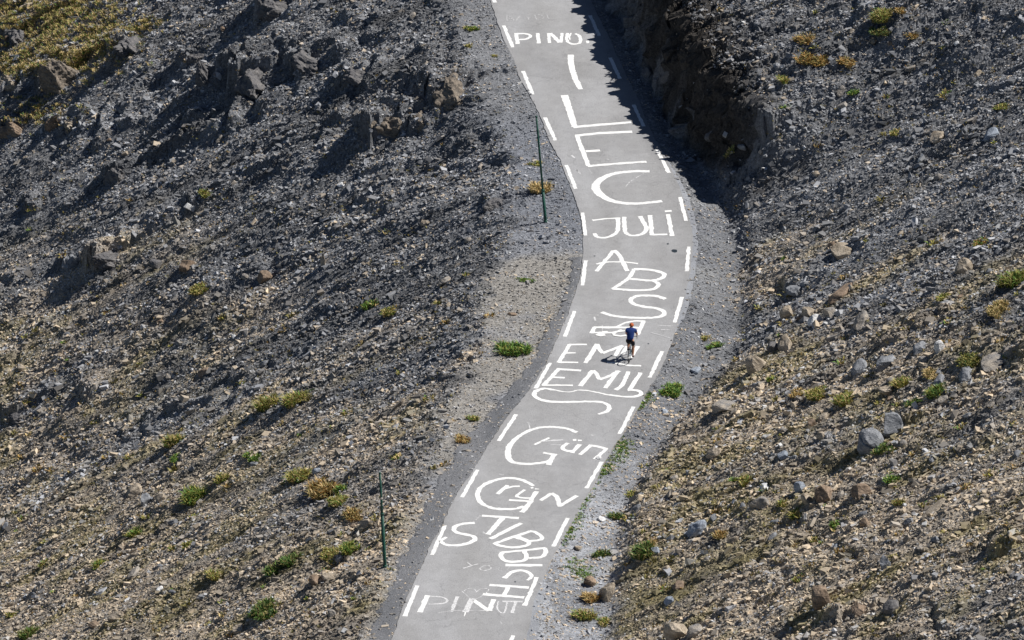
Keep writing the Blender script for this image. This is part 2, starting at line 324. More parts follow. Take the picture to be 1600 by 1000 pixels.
def asphalt(name, base, dark, gran=.25):
    m, n, b = newmat(name); L = n.links.new; b.inputs['Roughness'].default_value = .9
    tc = n.nodes.new('ShaderNodeTexCoord')
    def nz(s, d=5, sc=(1, 1, 1)):
        mp = n.nodes.new('ShaderNodeMapping'); mp.inputs['Scale'].default_value = sc; L(tc.outputs['Object'], mp.inputs[0])
        k = n.nodes.new('ShaderNodeTexNoise'); k.inputs['Scale'].default_value = s; k.inputs['Detail'].default_value = d; L(mp.outputs[0], k.inputs[0]); return k
    big = nz(.35, 6, (1.6, .5, 1)); fine = nz(26, 3); mid = nz(2.0, 6)
    cr = n.nodes.new('ShaderNodeValToRGB'); e = cr.color_ramp.elements; e[0].position = .3; e[1].position = .7
    e[0].color = (*dark, 1); e[1].color = (*base, 1); L(big.outputs[0], cr.inputs[0])
    r1 = n.nodes.new('ShaderNodeMapRange'); r1.inputs['From Min'].default_value = .3; r1.inputs['From Max'].default_value = .7
    r1.inputs['To Min'].default_value = 1-gran; r1.inputs['To Max'].default_value = 1+gran; L(fine.outputs[0], r1.inputs[0])
    r2 = n.nodes.new('ShaderNodeMapRange'); r2.inputs['From Min'].default_value = .3; r2.inputs['From Max'].default_value = .7
    r2.inputs['To Min'].default_value = .94; r2.inputs['To Max'].default_value = 1.06; L(mid.outputs[0], r2.inputs[0])
    mm = n.nodes.new('ShaderNodeMath'); mm.operation = 'MULTIPLY'; L(r1.outputs[0], mm.inputs[0]); L(r2.outputs[0], mm.inputs[1])
    s = n.nodes.new('ShaderNodeVectorMath'); s.operation = 'SCALE'; L(cr.outputs[0], s.inputs[0]); L(mm.outputs[0], s.inputs['Scale']); L(s.outputs[0], b.inputs['Base Color'])
    if name == 'road_asphalt':
        at = n.nodes.new('ShaderNodeAttribute'); at.attribute_name = 'Wear'; vm = n.nodes.new('ShaderNodeVectorMath'); vm.operation = 'MULTIPLY'
        L(s.outputs[0], vm.inputs[0]); L(at.outputs['Color'], vm.inputs[1])
        wq = nz(1.3, 4); vo = n.nodes.new('ShaderNodeTexVoronoi'); vo.feature = 'DISTANCE_TO_EDGE'; vo.inputs['Scale'].default_value = .38
        va = n.nodes.new('ShaderNodeVectorMath'); va.operation = 'ADD'; L(tc.outputs['Object'], va.inputs[0]); L(wq.outputs['Color'], va.inputs[1]); L(va.outputs[0], vo.inputs[0])
        ck = n.nodes.new('ShaderNodeMapRange'); ck.inputs['From Max'].default_value = .010; ck.inputs['To Min'].default_value = .80; L(vo.outputs['Distance'], ck.inputs[0])
        pm = nz(.22, 3); pr = n.nodes.new('ShaderNodeMapRange'); pr.inputs['From Min'].default_value = .50; pr.inputs['From Max'].default_value = .58; L(pm.outputs[0], pr.inputs[0])
        mxx = n.nodes.new('ShaderNodeMath'); mxx.operation = 'MAXIMUM'; L(ck.outputs[0], mxx.inputs[0]); iv = n.nodes.new('ShaderNodeMath'); iv.operation = 'SUBTRACT'; iv.inputs[0].default_value = 1; L(pr.outputs[0], iv.inputs[1]); L(iv.outputs[0], mxx.inputs[1])
        v3 = n.nodes.new('ShaderNodeVectorMath'); v3.operation = 'SCALE'; L(vm.outputs[0], v3.inputs[0]); L(mxx.outputs[0], v3.inputs['Scale']); L(v3.outputs[0], b.inputs['Base Color'])
    bp = n.nodes.new('ShaderNodeBump'); bp.inputs['Strength'].default_value = .5; bp.inputs['Distance'].default_value = .01
    L(fine.outputs[0], bp.inputs['Height']); L(bp.outputs[0], b.inputs['Normal'])
    return m
M['road'] = asphalt('road_asphalt', (.36, .362, .375), (.30, .298, .302), .22)
M['shoulder'] = asphalt('shoulder_asphalt', (.19, .193, .205), (.125, .13, .143), .65)
M['gutter'] = asphalt('gutter_concrete', (.33, .345, .375), (.23, .24, .265), .4)
M['paint'] = plain('white_paint', (.83, .83, .83), .6, .06, 10)
def worn(name, cover):
    m, n, b = newmat(name); L = n.links.new; tc = n.nodes.new('ShaderNodeTexCoord')
    k = n.nodes.new('ShaderNodeTexNoise'); k.inputs['Scale'].default_value = 18; k.inputs['Detail'].default_value = 5; L(tc.outputs['Object'], k.inputs[0])
    cr = n.nodes.new('ShaderNodeValToRGB'); e = cr.color_ramp.elements; e[0].position = .5-cover*.35; e[1].position = .75-cover*.3
    e[0].color = (.36, .36, .37, 1); e[1].color = (.72, .72, .73, 1); L(k.outputs[0], cr.inputs[0]); L(cr.outputs[0], b.inputs['Base Color'])
    return m
def roller(name):
    m, n, b = newmat(name); L = n.links.new; tc = n.nodes.new('ShaderNodeTexCoord'); b.inputs['Roughness'].default_value = .7
    k = n.nodes.new('ShaderNodeTexNoise'); k.inputs['Scale'].default_value = 14; k.inputs['Detail'].default_value = 8; k.inputs['Roughness'].default_value = .75; L(tc.outputs['Object'], k.inputs[0])
    k2 = n.nodes.new('ShaderNodeTexNoise'); k2.inputs['Scale'].default_value = .9; k2.inputs['Detail'].default_value = 3; L(tc.outputs['Object'], k2.inputs[0])
    a = n.nodes.new('ShaderNodeMath'); a.operation = 'MULTIPLY_ADD'; L(k2.outputs[0], a.inputs[0]); a.inputs[1].default_value = .45; L(k.outputs[0], a.inputs[2])
    cr = n.nodes.new('ShaderNodeValToRGB'); e = cr.color_ramp.elements; e[0].position = .50; e[1].position = .66
    e[0].color = (.47, .47, .48, 1); e[1].color = (.83, .83, .82, 1); L(a.outputs[0], cr.inputs[0]); L(cr.outputs[0], b.inputs['Base Color']); return m
M['paint'] = roller('white_roller_paint')
M['worn'] = worn('worn_paint', .6); M['faint'] = worn('faded_paint', .1)
M['tar'] = plain('tar', (.03, .04, .05), .5, .3, 12)

# ------------------------------------------------------------------ ground sheet
def axis(lo, hi, step, ext, g=1.22):
    a = list(np.arange(lo, hi, step)); s = step; x = a[-1]
    while x < ext[1]: s *= g; x += s; a.append(x)
    s = step; x = a[0]; b = []
    while x > ext[0]: s *= g; x -= s; b.append(x)
    return np.array(b[::-1]+a)
corner = on_ground([(0, 0), (1600, 0), (0, 1000), (1600, 1000), (0, 500), (1600, 500)], 0)
pass
XS = axis(-27.5, 28.5, .075, (-160, 150)); YS = axis(-74, max(corner[:, 1])+3, .10, (-150, 260))
X, Y = np.meshgrid(XS, YS); nx, ny = len(XS), len(YS)
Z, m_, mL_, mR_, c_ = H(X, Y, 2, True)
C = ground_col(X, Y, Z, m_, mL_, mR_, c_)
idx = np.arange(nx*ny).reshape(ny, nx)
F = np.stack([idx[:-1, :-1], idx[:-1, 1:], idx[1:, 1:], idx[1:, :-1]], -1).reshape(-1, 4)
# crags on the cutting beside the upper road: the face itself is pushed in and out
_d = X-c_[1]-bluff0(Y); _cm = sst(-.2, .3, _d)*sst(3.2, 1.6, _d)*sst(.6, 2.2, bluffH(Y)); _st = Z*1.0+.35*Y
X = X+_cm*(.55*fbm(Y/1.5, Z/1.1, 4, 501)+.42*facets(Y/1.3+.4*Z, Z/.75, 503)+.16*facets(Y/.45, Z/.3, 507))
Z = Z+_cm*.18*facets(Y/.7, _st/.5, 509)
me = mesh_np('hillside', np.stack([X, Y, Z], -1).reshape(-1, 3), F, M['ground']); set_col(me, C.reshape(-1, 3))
tag(link('hillside', me), kind='structure')

# ------------------------------------------------------------------ road, dark tarmac shoulder, pale gutter
def rough(y, s, a): return a*fbm(np.asarray(y)/.5, np.asarray(y)*0+s, 4, s)
def strip(name, ys, xa, xb, za, zb, mat, n=2, parent=None):
    t = np.linspace(0, 1, n)[None]; Xs = xa[:, None]*(1-t)+xb[:, None]*t; Zs = za[:, None]*(1-t)+zb[:, None]*t
    V = np.stack([Xs, ys[:, None]+0*t, Zs], -1).reshape(-1, 3); k = np.arange(len(ys)*n).reshape(len(ys), n)
    F = np.stack([k[:-1, :-1], k[:-1, 1:], k[1:, 1:], k[1:, :-1]], -1).reshape(-1, 4)
    o = link(name, mesh_np(name, V, F, mat), parent); return o
ys = np.arange(CL[0][0], CL[0][-1], .12)
ys = ys[(ys > -75) & (ys < 75)]
xl = cv(CL, ys)+rough(ys, 201, .05); xr = cv(CR, ys)+rough(ys, 203, .05)
road = strip('road', ys, xl, xr, RA*ys, RA*ys, M['road'], 24); tag(road, kind='structure')
_t = np.tile(np.linspace(0, 1, 24), len(ys)); _s = np.repeat(ys, 24)
_tr = np.exp(-((_t-.27)/.075)**2)+np.exp(-((_t-.73)/.075)**2); _ed = sst(.10, 0, _t)+sst(.88, 1, _t)
_w = 1-.045*_tr-.10*_ed*(.5+.5*fbm(_s/1.5, _t*4, 3, 301))+.05*fbm(_s/7, _t*3, 3, 302)-.14*sst(.80, .97, _t)*sst(8, 22, _s)
_pt = sst(.30, .34, fbm(_s/2.6+3, _t*2.2, 2, 305)); _w = _w*(1-.07*_pt)
set_col(road.data, np.stack([_w, _w, _w*1.0], 1), 'Wear')
# crumbling tarmac edge drop on the left
edge = strip('road_edge', ys, xl-.05, xl, RA*ys-.12, RA*ys, M['shoulder'], 2, road)
SH = [(890,400),(893,430),(878,470),(862,500),(842,535),(826,570),(792,606),(752,650),(715,690),(690,730),(668,775),(650,815),(634,850),(617,890),(600,930),(585,965),(568,1000),(540,1060),(500,1150)]
shc = curve(SH); y2 = ys[(ys < shc[0][-1])]
xo = cv(shc, y2)+rough(y2, 207, .30); xi = cv(CL, y2)+rough(y2, 201, .05)-.03
zo = H(xo, y2, 1)+.03; zi = RA*y2-.022
t8 = 8; tt = np.linspace(0, 1, t8)
xo = np.minimum(xo, xi-.06)
XX = xo[:, None]*(1-tt)+xi[:, None]*tt; ZZ = np.maximum(H(XX, y2[:, None]+0*XX, 1)+.03, -99); ZZ = np.minimum(ZZ, RA*y2[:, None]-.006); ZZ[:, -1] = zi; ZZ[:, 0] -= .05
V = np.stack([XX, y2[:, None]+0*XX, ZZ], -1).reshape(-1, 3); k = np.arange(len(y2)*t8).reshape(len(y2), t8)
F = np.stack([k[:-1, :-1], k[:-1, 1:], k[1:, 1:], k[1:, :-1]], -1).reshape(-1, 4)
tag(link('road_shoulder', mesh_np('road_shoulder', V, F, M['shoulder'])), kind='structure')
g1 = ys[(ys > road_pt([(900, 520)])[0, 1]) & (ys < road_pt([(1000, 235)])[0, 1])]
tp = sst(0, 2.5, g1-g1[0])*sst(0, 5, g1[-1]-g1)
gx = cv(CR, g1)
gt = strip('road_gutter', g1, gx-.08, gx+.05+.20*tp+rough(g1, 211, .07), RA*g1-.006, RA*g1-.035, M['gutter'], 3); tag(gt, kind='structure')
g2 = ys[(ys < road_pt([(840, 900)])[0, 1])]; tp = sst(0, 3, g2[-1]-g2)
gt = strip('road_gutter', g2, cv(CR, g2)-.08, cv(CR, g2)+.05+.38*tp+rough(g2, 213, .08), RA*g2-.006, RA*g2-.04, M['gutter'], 3); tag(gt, kind='structure')

# ------------------------------------------------------------------ painted lines and lettering on the road
def ribbon(pts, wid, lift, seed):
    """pts: picture points on the road; wid: brush width in metres"""
    q = road_pt(pts)[:, :2]; wid = np.resize(np.array(wid, float), len(q)) if np.ndim(wid) == 0 else np.array(wid, float)
    seg = np.linalg.norm(np.diff(q, axis=0), axis=1); s = np.r_[0, np.cumsum(seg)]
    if len(q) > 3:        # Catmull-Rom through the points
        P = np.vstack([2*q[0]-q[1], q, 2*q[-1]-q[-2]]); out = []; ww = []
        for i in range(1, len(P)-2):
            k = max(3, int(seg[i-1]/.10))
            for t in np.linspace(0, 1, k, endpoint=False):
                a, b, c, d = P[i-1:i+3]
                out.append(.5*(2*b+(c-a)*t+(2*a-5*b+4*c-d)*t*t+(3*b-a-3*c+d)*t**3)); ww.append(wid[i-1]*(1-t)+wid[i]*t)
        out.append(q[-1]); ww.append(wid[-1]); q = np.array(out); wid = np.array(ww)
    else:
        out = []; ww = []
        for i in range(len(q)-1):
            k = max(2, int(seg[i]/.15))
            for t in np.linspace(0, 1, k, endpoint=(i == len(q)-2)): out.append(q[i]*(1-t)+q[i+1]*t); ww.append(wid[i]*(1-t)+wid[i+1]*t)
        q = np.array(out); wid = np.array(ww)
    t = np.gradient(q, axis=0); t /= np.linalg.norm(t, axis=1)[:, None]+1e-9; n = np.stack([-t[:, 1], t[:, 0]], 1)
    rs = np.random.default_rng(seed); wv_ = .10*wid*np.cumsum(rs.normal(0, .35, len(q)))/np.sqrt(np.arange(len(q))+6); ja = rs.normal(0, .014, len(q))+wv_*.5; jb = rs.normal(0, .014, len(q))-wv_*.3
    a = q+n*(wid/2+ja)[:, None]; b = q-n*(wid/2+jb)[:, None]
    V = np.vstack([np.c_[a, RA*a[:, 1]+lift], np.c_[b, RA*b[:, 1]+lift]]); k = np.arange(len(q)-1); L_ = len(q)
    return V, np.stack([k, k+L_, k+1+L_, k+1], 1)
WIN = {'A': (760, 0), 'B': (840, 130), 'C': (880, 250), 'D': (880, 370), 'E': (830, 480), 'F': (760, 580), 'G': (730, 640), 'H': (700, 730), 'I': (660, 800), 'J': (620, 860)}
def W(z): return z*.15/33.0
def letter(parent, win, strokes, mat='paint'):
    x0, y0 = WIN[win]; VV = []; FF = []; n = 0
    for j, (wd, pts) in enumerate(strokes):
        p = [(x0+a*.15, y0+b*.15) for a, b in pts]
        V, F = ribbon(p, W(wd) if np.isscalar(wd) else [W(k) for k in wd], .004+.0025*j, j*7+len(pts))
        VV.append(V); FF.append(F+n); n += len(V)
    return link('painted_letter', mesh_np('painted_letter', np.vstack(VV), np.vstack(FF), M[mat]), parent)
def word(name, label, letters):
    """letters: (window, strokes[, material]); the first carries the rest"""
    e = bpy.data.objects.new(name, None); COL.objects.link(e); e.parent = road; e['label'] = label
    for l in letters: letter(e, *l)
DASH = [((766,-25),(773.5,4)),((787,40),(801.3,74)),((817.3,111),(832.5,147.5)),((851.3,183.5),(868,219.5)),((885,258),(899.5,295)),((910.2,332.3),(915,368)),((915.3,407),(909.8,446)),((898,486),(882.8,526)),((859.7,567),(836.9,607)),((806.6,647.5),(779,689)),((746.5,734),(721.8,777)),((695.5,821),(675,867)),((652,915),(632.7,963)),((608,1012),(586,1060)),
 ((893,-38),(908,-6)),((922,24),(936.3,56)),((953.5,90),(968.5,123)),((989.6,163.5),(1006,197.5)),((1026.8,234),(1045,270)),((1062.5,308),(1072.2,345)),((1076.2,385.5),(1073.3,424)),((1065.6,464),(1054,504)),((1035,549),(1015,590)),((990,635.5),(968,678)),((940.4,721.5),(916,763)),((887.2,809.5),(864.6,854)),((839,902),(819.8,946.5)),((801.8,993),(782,1040))]
for i, (a, b) in enumerate(DASH):
    V, F = ribbon([a, b], .185, .004, i); link('edge_line', mesh_np('edge_line', V, F, M['paint']), road)

word('faded_lettering', 'faded ghost lettering near the top of the road', [
 ('A', [(12,[(205,165),(220,220)]),(12,[(205,165),(255,178),(262,192),(225,195)]),(12,[(225,195),(275,200),(280,213),(222,220)])], 'faint'),
 ('A', [(12,[(345,165),(310,215)])], 'faint'), ('A', [(10,[(428,162),(440,205)]),(10,[(405,163),(445,160)]),(10,[(435,185),(462,183)])], 'faint'),
 ('A', [(10,[(500,155),(525,205)]),(10,[(500,155),(560,156),(595,176),(578,198),(525,205)])], 'faint'), ('A', [(10,[(625,150),(650,198)])], 'faint')])
word('painted_name', 'white capitals PINO beside the shaded cliff', [
 ('A', [(44,[(308,345),(328,458)]),(36,[(300,352),(395,352),(450,366),(455,387),(410,408),(340,414)])]),
 ('A', [(42,[(533,345),(548,452)])]), ('A', [(36,[(647,345),(658,448)]),(44,[(668,345),(762,445)]),(38,[(790,345),(772,445)])]),
 ('A', [(36,[(850,345),(838,385),(850,435),(905,460),(965,450),(980,410),(968,372),(925,350)]),(20,[(880,345),(862,385),(870,415)])]),
 ('A', [(26,[(1050,343),(1160,350)])], 'worn'), ('A', [(34,[(1056,425),(1062,450)])])])
word('painted_name', 'giant white capitals I L E C', [
 ('A', [([68,66,64,60],[(878,570),(885,680),(920,800),(982,930)])]),
 ('B', [([85,76,66],[(278,125),(330,270),(385,455)]),([66,62,56],[(370,458),(620,436),(975,408)])]),
 ('B', [(58,[(395,548),(650,520),(985,505)]),(52,[(408,545),(530,865)]),(56,[(500,712),(650,702)]),(54,[(520,866),(800,842),(1135,820)])]),
 ('C', [([60,60,62,66,76,86,90,90,86,76,66,60,58,58],[(900,118),(750,118),(620,128),(500,150),(410,190),(355,235),(338,275),(350,320),(400,370),(480,415),(600,445),(740,455),(880,445),(1030,428)])]),
 ('C', [(7,[(840,140),(760,185),(700,225),(650,275)])], 'worn')])
word('painted_name', 'white capitals JULI, the last with a dot bar', [
 ('C', [(30,[(305,630),(430,612),(595,604)]),(45,[(568,602),(572,680),(560,745),(510,788),(420,812),(350,800),(325,765)])]),
 ('C', [(46,[(636,592),(640,700),(650,755),(700,785),(770,785),(840,760),(866,715),(850,670),(800,585)])]),
 ('C', [(48,[(905,575),(925,784)]),(38,[(900,780),(1085,774)])]), ('C', [(46,[(1092,565),(1135,792)]),(44,[(1058,534),(1130,531)])])])
word('painted_name', 'white capitals A B S set slantwise', [
 ('D', [(44,[(345,360),(525,145)]),(50,[(533,140),(585,190),(668,358)]),(32,[(345,286),(450,265),(600,262),(700,270),(780,280)])]),
 ('D', [(45,[(742,335),(690,420),(600,490),(510,542)]),(50,[(735,338),(850,340),(960,355),(1040,380),(1055,405),(1020,435),(930,455),(820,450),(690,438)]),(48,[(930,455),(985,485),(990,510),(940,545),(830,558),(680,555),(510,542)])]),
 ('D', [(50,[(1065,648),(980,620),(870,612),(770,618),(710,645),(705,675),(750,705),(850,730),(950,742),(1030,765),(1056,795),(1030,825),(940,843),(800,845),(640,838),(500,818),(400,785)])])])
word('painted_drawing', 'white painted drawing like a cap under the letter S', [
 ('E', [(34,[(1190,146),(1060,146),(960,172),(880,212)]),(48,[(1172,150),(1140,215),(1108,290)]),(48,[(650,212),(880,212),(1165,214)]),(46,[(665,210),(625,275)]),
        (40,[(620,268),(780,266),(860,266),(950,240)]),(66,[(688,280),(720,292),(765,284)]),(60,[(740,268),(800,264)]),(34,[(850,292),(930,305),(990,296)]),(30,[(850,288),(880,262),(980,250)])]),
 ('E', [(6,[(740,190),(742,300)]),(8,[(1310,190),(1480,195)]),(8,[(1350,235),(1470,240)]),(10,[(1240,265),(1440,320)])], 'worn')])
word('painted_name', 'white capitals EMIL crossed by the rider', [
 ('E', [(36,[(395,390),(580,388)]),(42,[(400,388),(285,578)]),(30,[(345,480),(465,478)]),(38,[(280,576),(490,578)])]),
 ('E', [(50,[(690,383),(565,582)]),(50,[(680,385),(705,430),(745,480)]),(46,[(742,480),(960,402)]),(46,[(938,402),(870,515)])]),
 ('E', [(44,[(1000,405),(950,490)])]), ('E', [(46,[(1112,405),(1030,535)]),(38,[(790,578),(900,585),(1010,605),(1145,612)])])])
word('painted_name', 'white capitals EMIL with a long curling tail', [
 ('E', [(46,[(265,644),(520,660)]),(46,[(290,640),(125,817)]),(40,[(215,730),(350,738)]),(36,[(110,814),(435,815)])]),
 ('E', [(50,[(642,658),(510,822)]),(48,[(640,660),(680,695),(712,755)]),(46,[(708,755),(810,720),(920,664)]),(48,[(905,664),(770,846)])]),
 ('E', [(46,[(1012,670),(980,750),(935,825),(878,862)])]),
 ('E', [(46,[(1140,682),(1020,868)]),([50,44,44,48,46,36,30,26,22,20,18,22,26,40],[(1005,866),(1100,866),(1145,890),(1135,915),(1070,932),(960,932),(800,912),(700,890),(580,868),(480,866),(420,882),(330,880),(260,866),(205,858)]),
        ([36,44,50,52,50,46,44,42],[(215,860),(140,849),(65,866),(32,900),(44,935),(100,965),(200,985),(330,990)])]),
 ('F', [([42,42,40,40,42,46,44,36],[(790,320),(900,320),(1050,315),(1180,320),(1260,345),(1282,380),(1250,420),(1165,448)])])])
word('painted_name', 'upper handwritten word Grün', [
 ('G', [([46,44,42,42,44,50,58,60,56,50,48,46,44,44],[(1145,237),(1020,195),(880,182),(740,190),(600,240),(490,320),(430,400),(425,470),(450,530),(520,558),(640,566),(760,556),(850,535),(890,505)]),(50,[(905,470),(845,577)]),(40,[(790,452),(935,475)])]),
 ('G', [(30,[(855,293),(700,366)])]), ('G', [(22,[(760,335),(850,326),(1000,315)])], 'worn'),
 ('G', [(46,[(1050,348),(1000,385),(998,412),(1050,432),(1110,428)]),(44,[(1175,362),(1092,452)]),(40,[(1100,318),(1138,318)]),(40,[(1152,323),(1196,323)])]),
 ('G', [(44,[(1288,372),(1175,470)]),(42,[(1262,372),(1350,384),(1462,412)]),(42,[(1452,410),(1325,518)])])])
word('painted_name', 'lower handwritten word Grün, its G and r overlapping', [
 ('H', [([44,44,44,46,46,48,50,48,46,46,46,46,42],[(890,195),(800,145),(700,118),(580,116),(450,150),(350,200),(308,270),(322,340),(380,395),(480,430),(600,438),(720,432),(790,408)]),(50,[(872,352),(768,472)]),(42,[(635,342),(885,360)])]),
 ('H', [(44,[(622,188),(515,280)]),(34,[(595,222),(680,202),(750,200)])]),
 ('H', [(34,[(802,235),(722,290),(724,308),(780,320),(860,322)]),(46,[(925,253),(865,345)]),(28,[(862,218),(890,215)]),(28,[(905,228),(950,230)])]),
 ('H', [(42,[(965,347),(1078,272)]),(50,[(1072,272),(1130,305),(1150,350),(1165,412)]),(44,[(1158,410),(1345,298)])])])
word('painted_name', 'white capitals STIBBICH bending down the road', [
 ('I', [([44,44,46,48,46,46,50,54,52,48,44,42,42],[(545,114),(430,122),(350,145),(325,185),(365,215),(450,235),(530,252),(545,285),(490,320),(390,345),(280,346),(210,325),(185,298)]),(34,[(190,300),(250,262)])]),
 ('I', [(44,[(620,38),(1005,64)]),(54,[(838,58),(680,235)])]), ('I', [(48,[(1030,116),(708,280)])]),
 ('I', [(44,[(1125,202),(900,275),(745,332)]),(42,[(1115,200),(1175,212),(1240,255),(1235,288),(1110,306)]),(46,[(955,262),(1080,302),(1110,330),(1060,358),(930,370),(800,350),(748,325)]),(30,[(1000,250),(1110,305)])]),
 ('I', [(38,[(825,420),(1060,400),(1285,374)]),(46,[(1270,375),(1285,420),(1240,470),(1110,482)]),(48,[(1055,405),(1085,465),(1050,508),(930,520),(850,502),(816,455),(835,420)])]),
 ('I', [(54,[(865,553),(1250,556)])]), ('I', [([50,46,44,44,36,28],[(850,690),(930,628),(1020,610),(1100,628),(1138,670),(1092,712)])]),
 ('I', [(50,[(698,760),(1110,788)]),(50,[(628,858),(1060,892)]),(46,[(892,785),(850,875)])])])
word('faded_lettering', 'thin faded letters YOU between STIBBICH and the left edge', [
 ('I', [(14,[(425,587),(580,540)]),(14,[(475,525),(512,560)])], 'worn'),
 ('I', [(11,[(600,585),(640,560),(700,562),(715,590),(650,612),(605,600),(598,585)])], 'worn'), ('I', [(10,[(820,560),(790,590),(810,612),(870,612),(910,565)]),(10,[(820,590),(880,605)])], 'faint')])
word('painted_drawing', 'thin outline of a heart above the letter N', [
 ('J', [(8,[(790,512),(740,480),(685,425)]),(8,[(700,425),(740,400),(800,400),(838,440)]),(8,[(820,440),(870,405),(930,398),(958,412),(935,440),(880,480),(800,518)])], 'worn')])
word('painted_name', 'lowest word PINUT, partly worn off', [
 ('J', [(52,[(322,468),(240,645)])]), ('J', [(20,[(345,478),(430,482),(500,495),(525,525),(480,552),(330,560)])], 'worn'), ('J', [(34,[(632,480),(570,640)])], 'worn'),
 ('J', [(58,[(785,500),(715,645)])], 'worn'), ('J', [(50,[(800,520),(960,630)]),(48,[(1012,510),(962,630)]),(10,[(715,640),(698,690)])]),
 ('J', [(16,[(1060,530),(1045,600),(1075,645),(1115,650),(1135,610),(1150,540)])], 'worn'), ('J', [(30,[(1100,532),(1310,534)]),(30,[(1240,540),(1200,655)])], 'worn'),
 ('J', [(7,[(420,650),(600,625),(940,628)])], 'worn')])
for k_, (wn, wd, pts) in enumerate([('B', 22, [(352,752),(384,778)]), ('B', 18, [(402,898),(428,918)]), ('B', 12, [(318,370),(350,382)]), ('B', 14, [(716,788),(740,796)]), ('B', 7, [(1130,826),(1236,828)]), ('B', 6, [(1100,735),(1170,732)]),
   ('G', 10, [(622,132),(648,165),(655,205)]), ('G', 20, [(332,672),(384,682)]), ('G', 26, [(1285,262),(1320,275)]), ('G', 14, [(870,365),(980,368)]), ('J', 12, [(1075,742),(1102,768)]), ('H', 16, [(285,552),(340,505)]), ('H', 10, [(365,672),(385,690)]),
   ('I', 10, [(550,238),(585,205)]), ('E', 12, [(745,645),(825,655)]), ('E', 10, [(660,100),(668,140)]), ('C', 16, [(140,100),(185,150)]), ('C', 12, [(262,90),(300,140)]), ('D', 8, [(270,812),(370,816)]), ('I', 18, [(620,205),(650,225)]), ('F', 9, [(430,530),(470,560)])]):
    V, F = ribbon([(WIN[wn][0]+a*.15, WIN[wn][1]+b*.15) for a, b in pts], W(wd), .0035, 900+k_); link('paint_smudge', mesh_np('paint_smudge', V, F, M['faint' if k_ % 3 else 'worn']), road)
def blot(px, py, rw, rh, parent):
    a = np.linspace(0, 2*np.pi, 14, endpoint=False); rr = 1+.3*fbm(np.cos(a)*1.5, np.sin(a)*1.5, 3, int(px))
    q = road_pt([(px+rw*c*k, py+rh*s*k) for c, s, k in zip(np.cos(a), np.sin(a), rr)], .003); c = q.mean(0)
    V = np.vstack([q, c]); F = np.array([[i, (i+1) % 14, 14] for i in range(14)])[:, [1, 0, 2]]
    return link('tar_stain', mesh_np('tar_stain', V, F, M['tar']), parent)
blot(1053.5, 392, 4.5, 2.6, road); blot(1043.5, 381, 2, 1, road); blot(1013, 537, 1.2, .9, road); blot(929, 400, 1.6, .7, road); blot(805, 909, 1.4, .9, road)

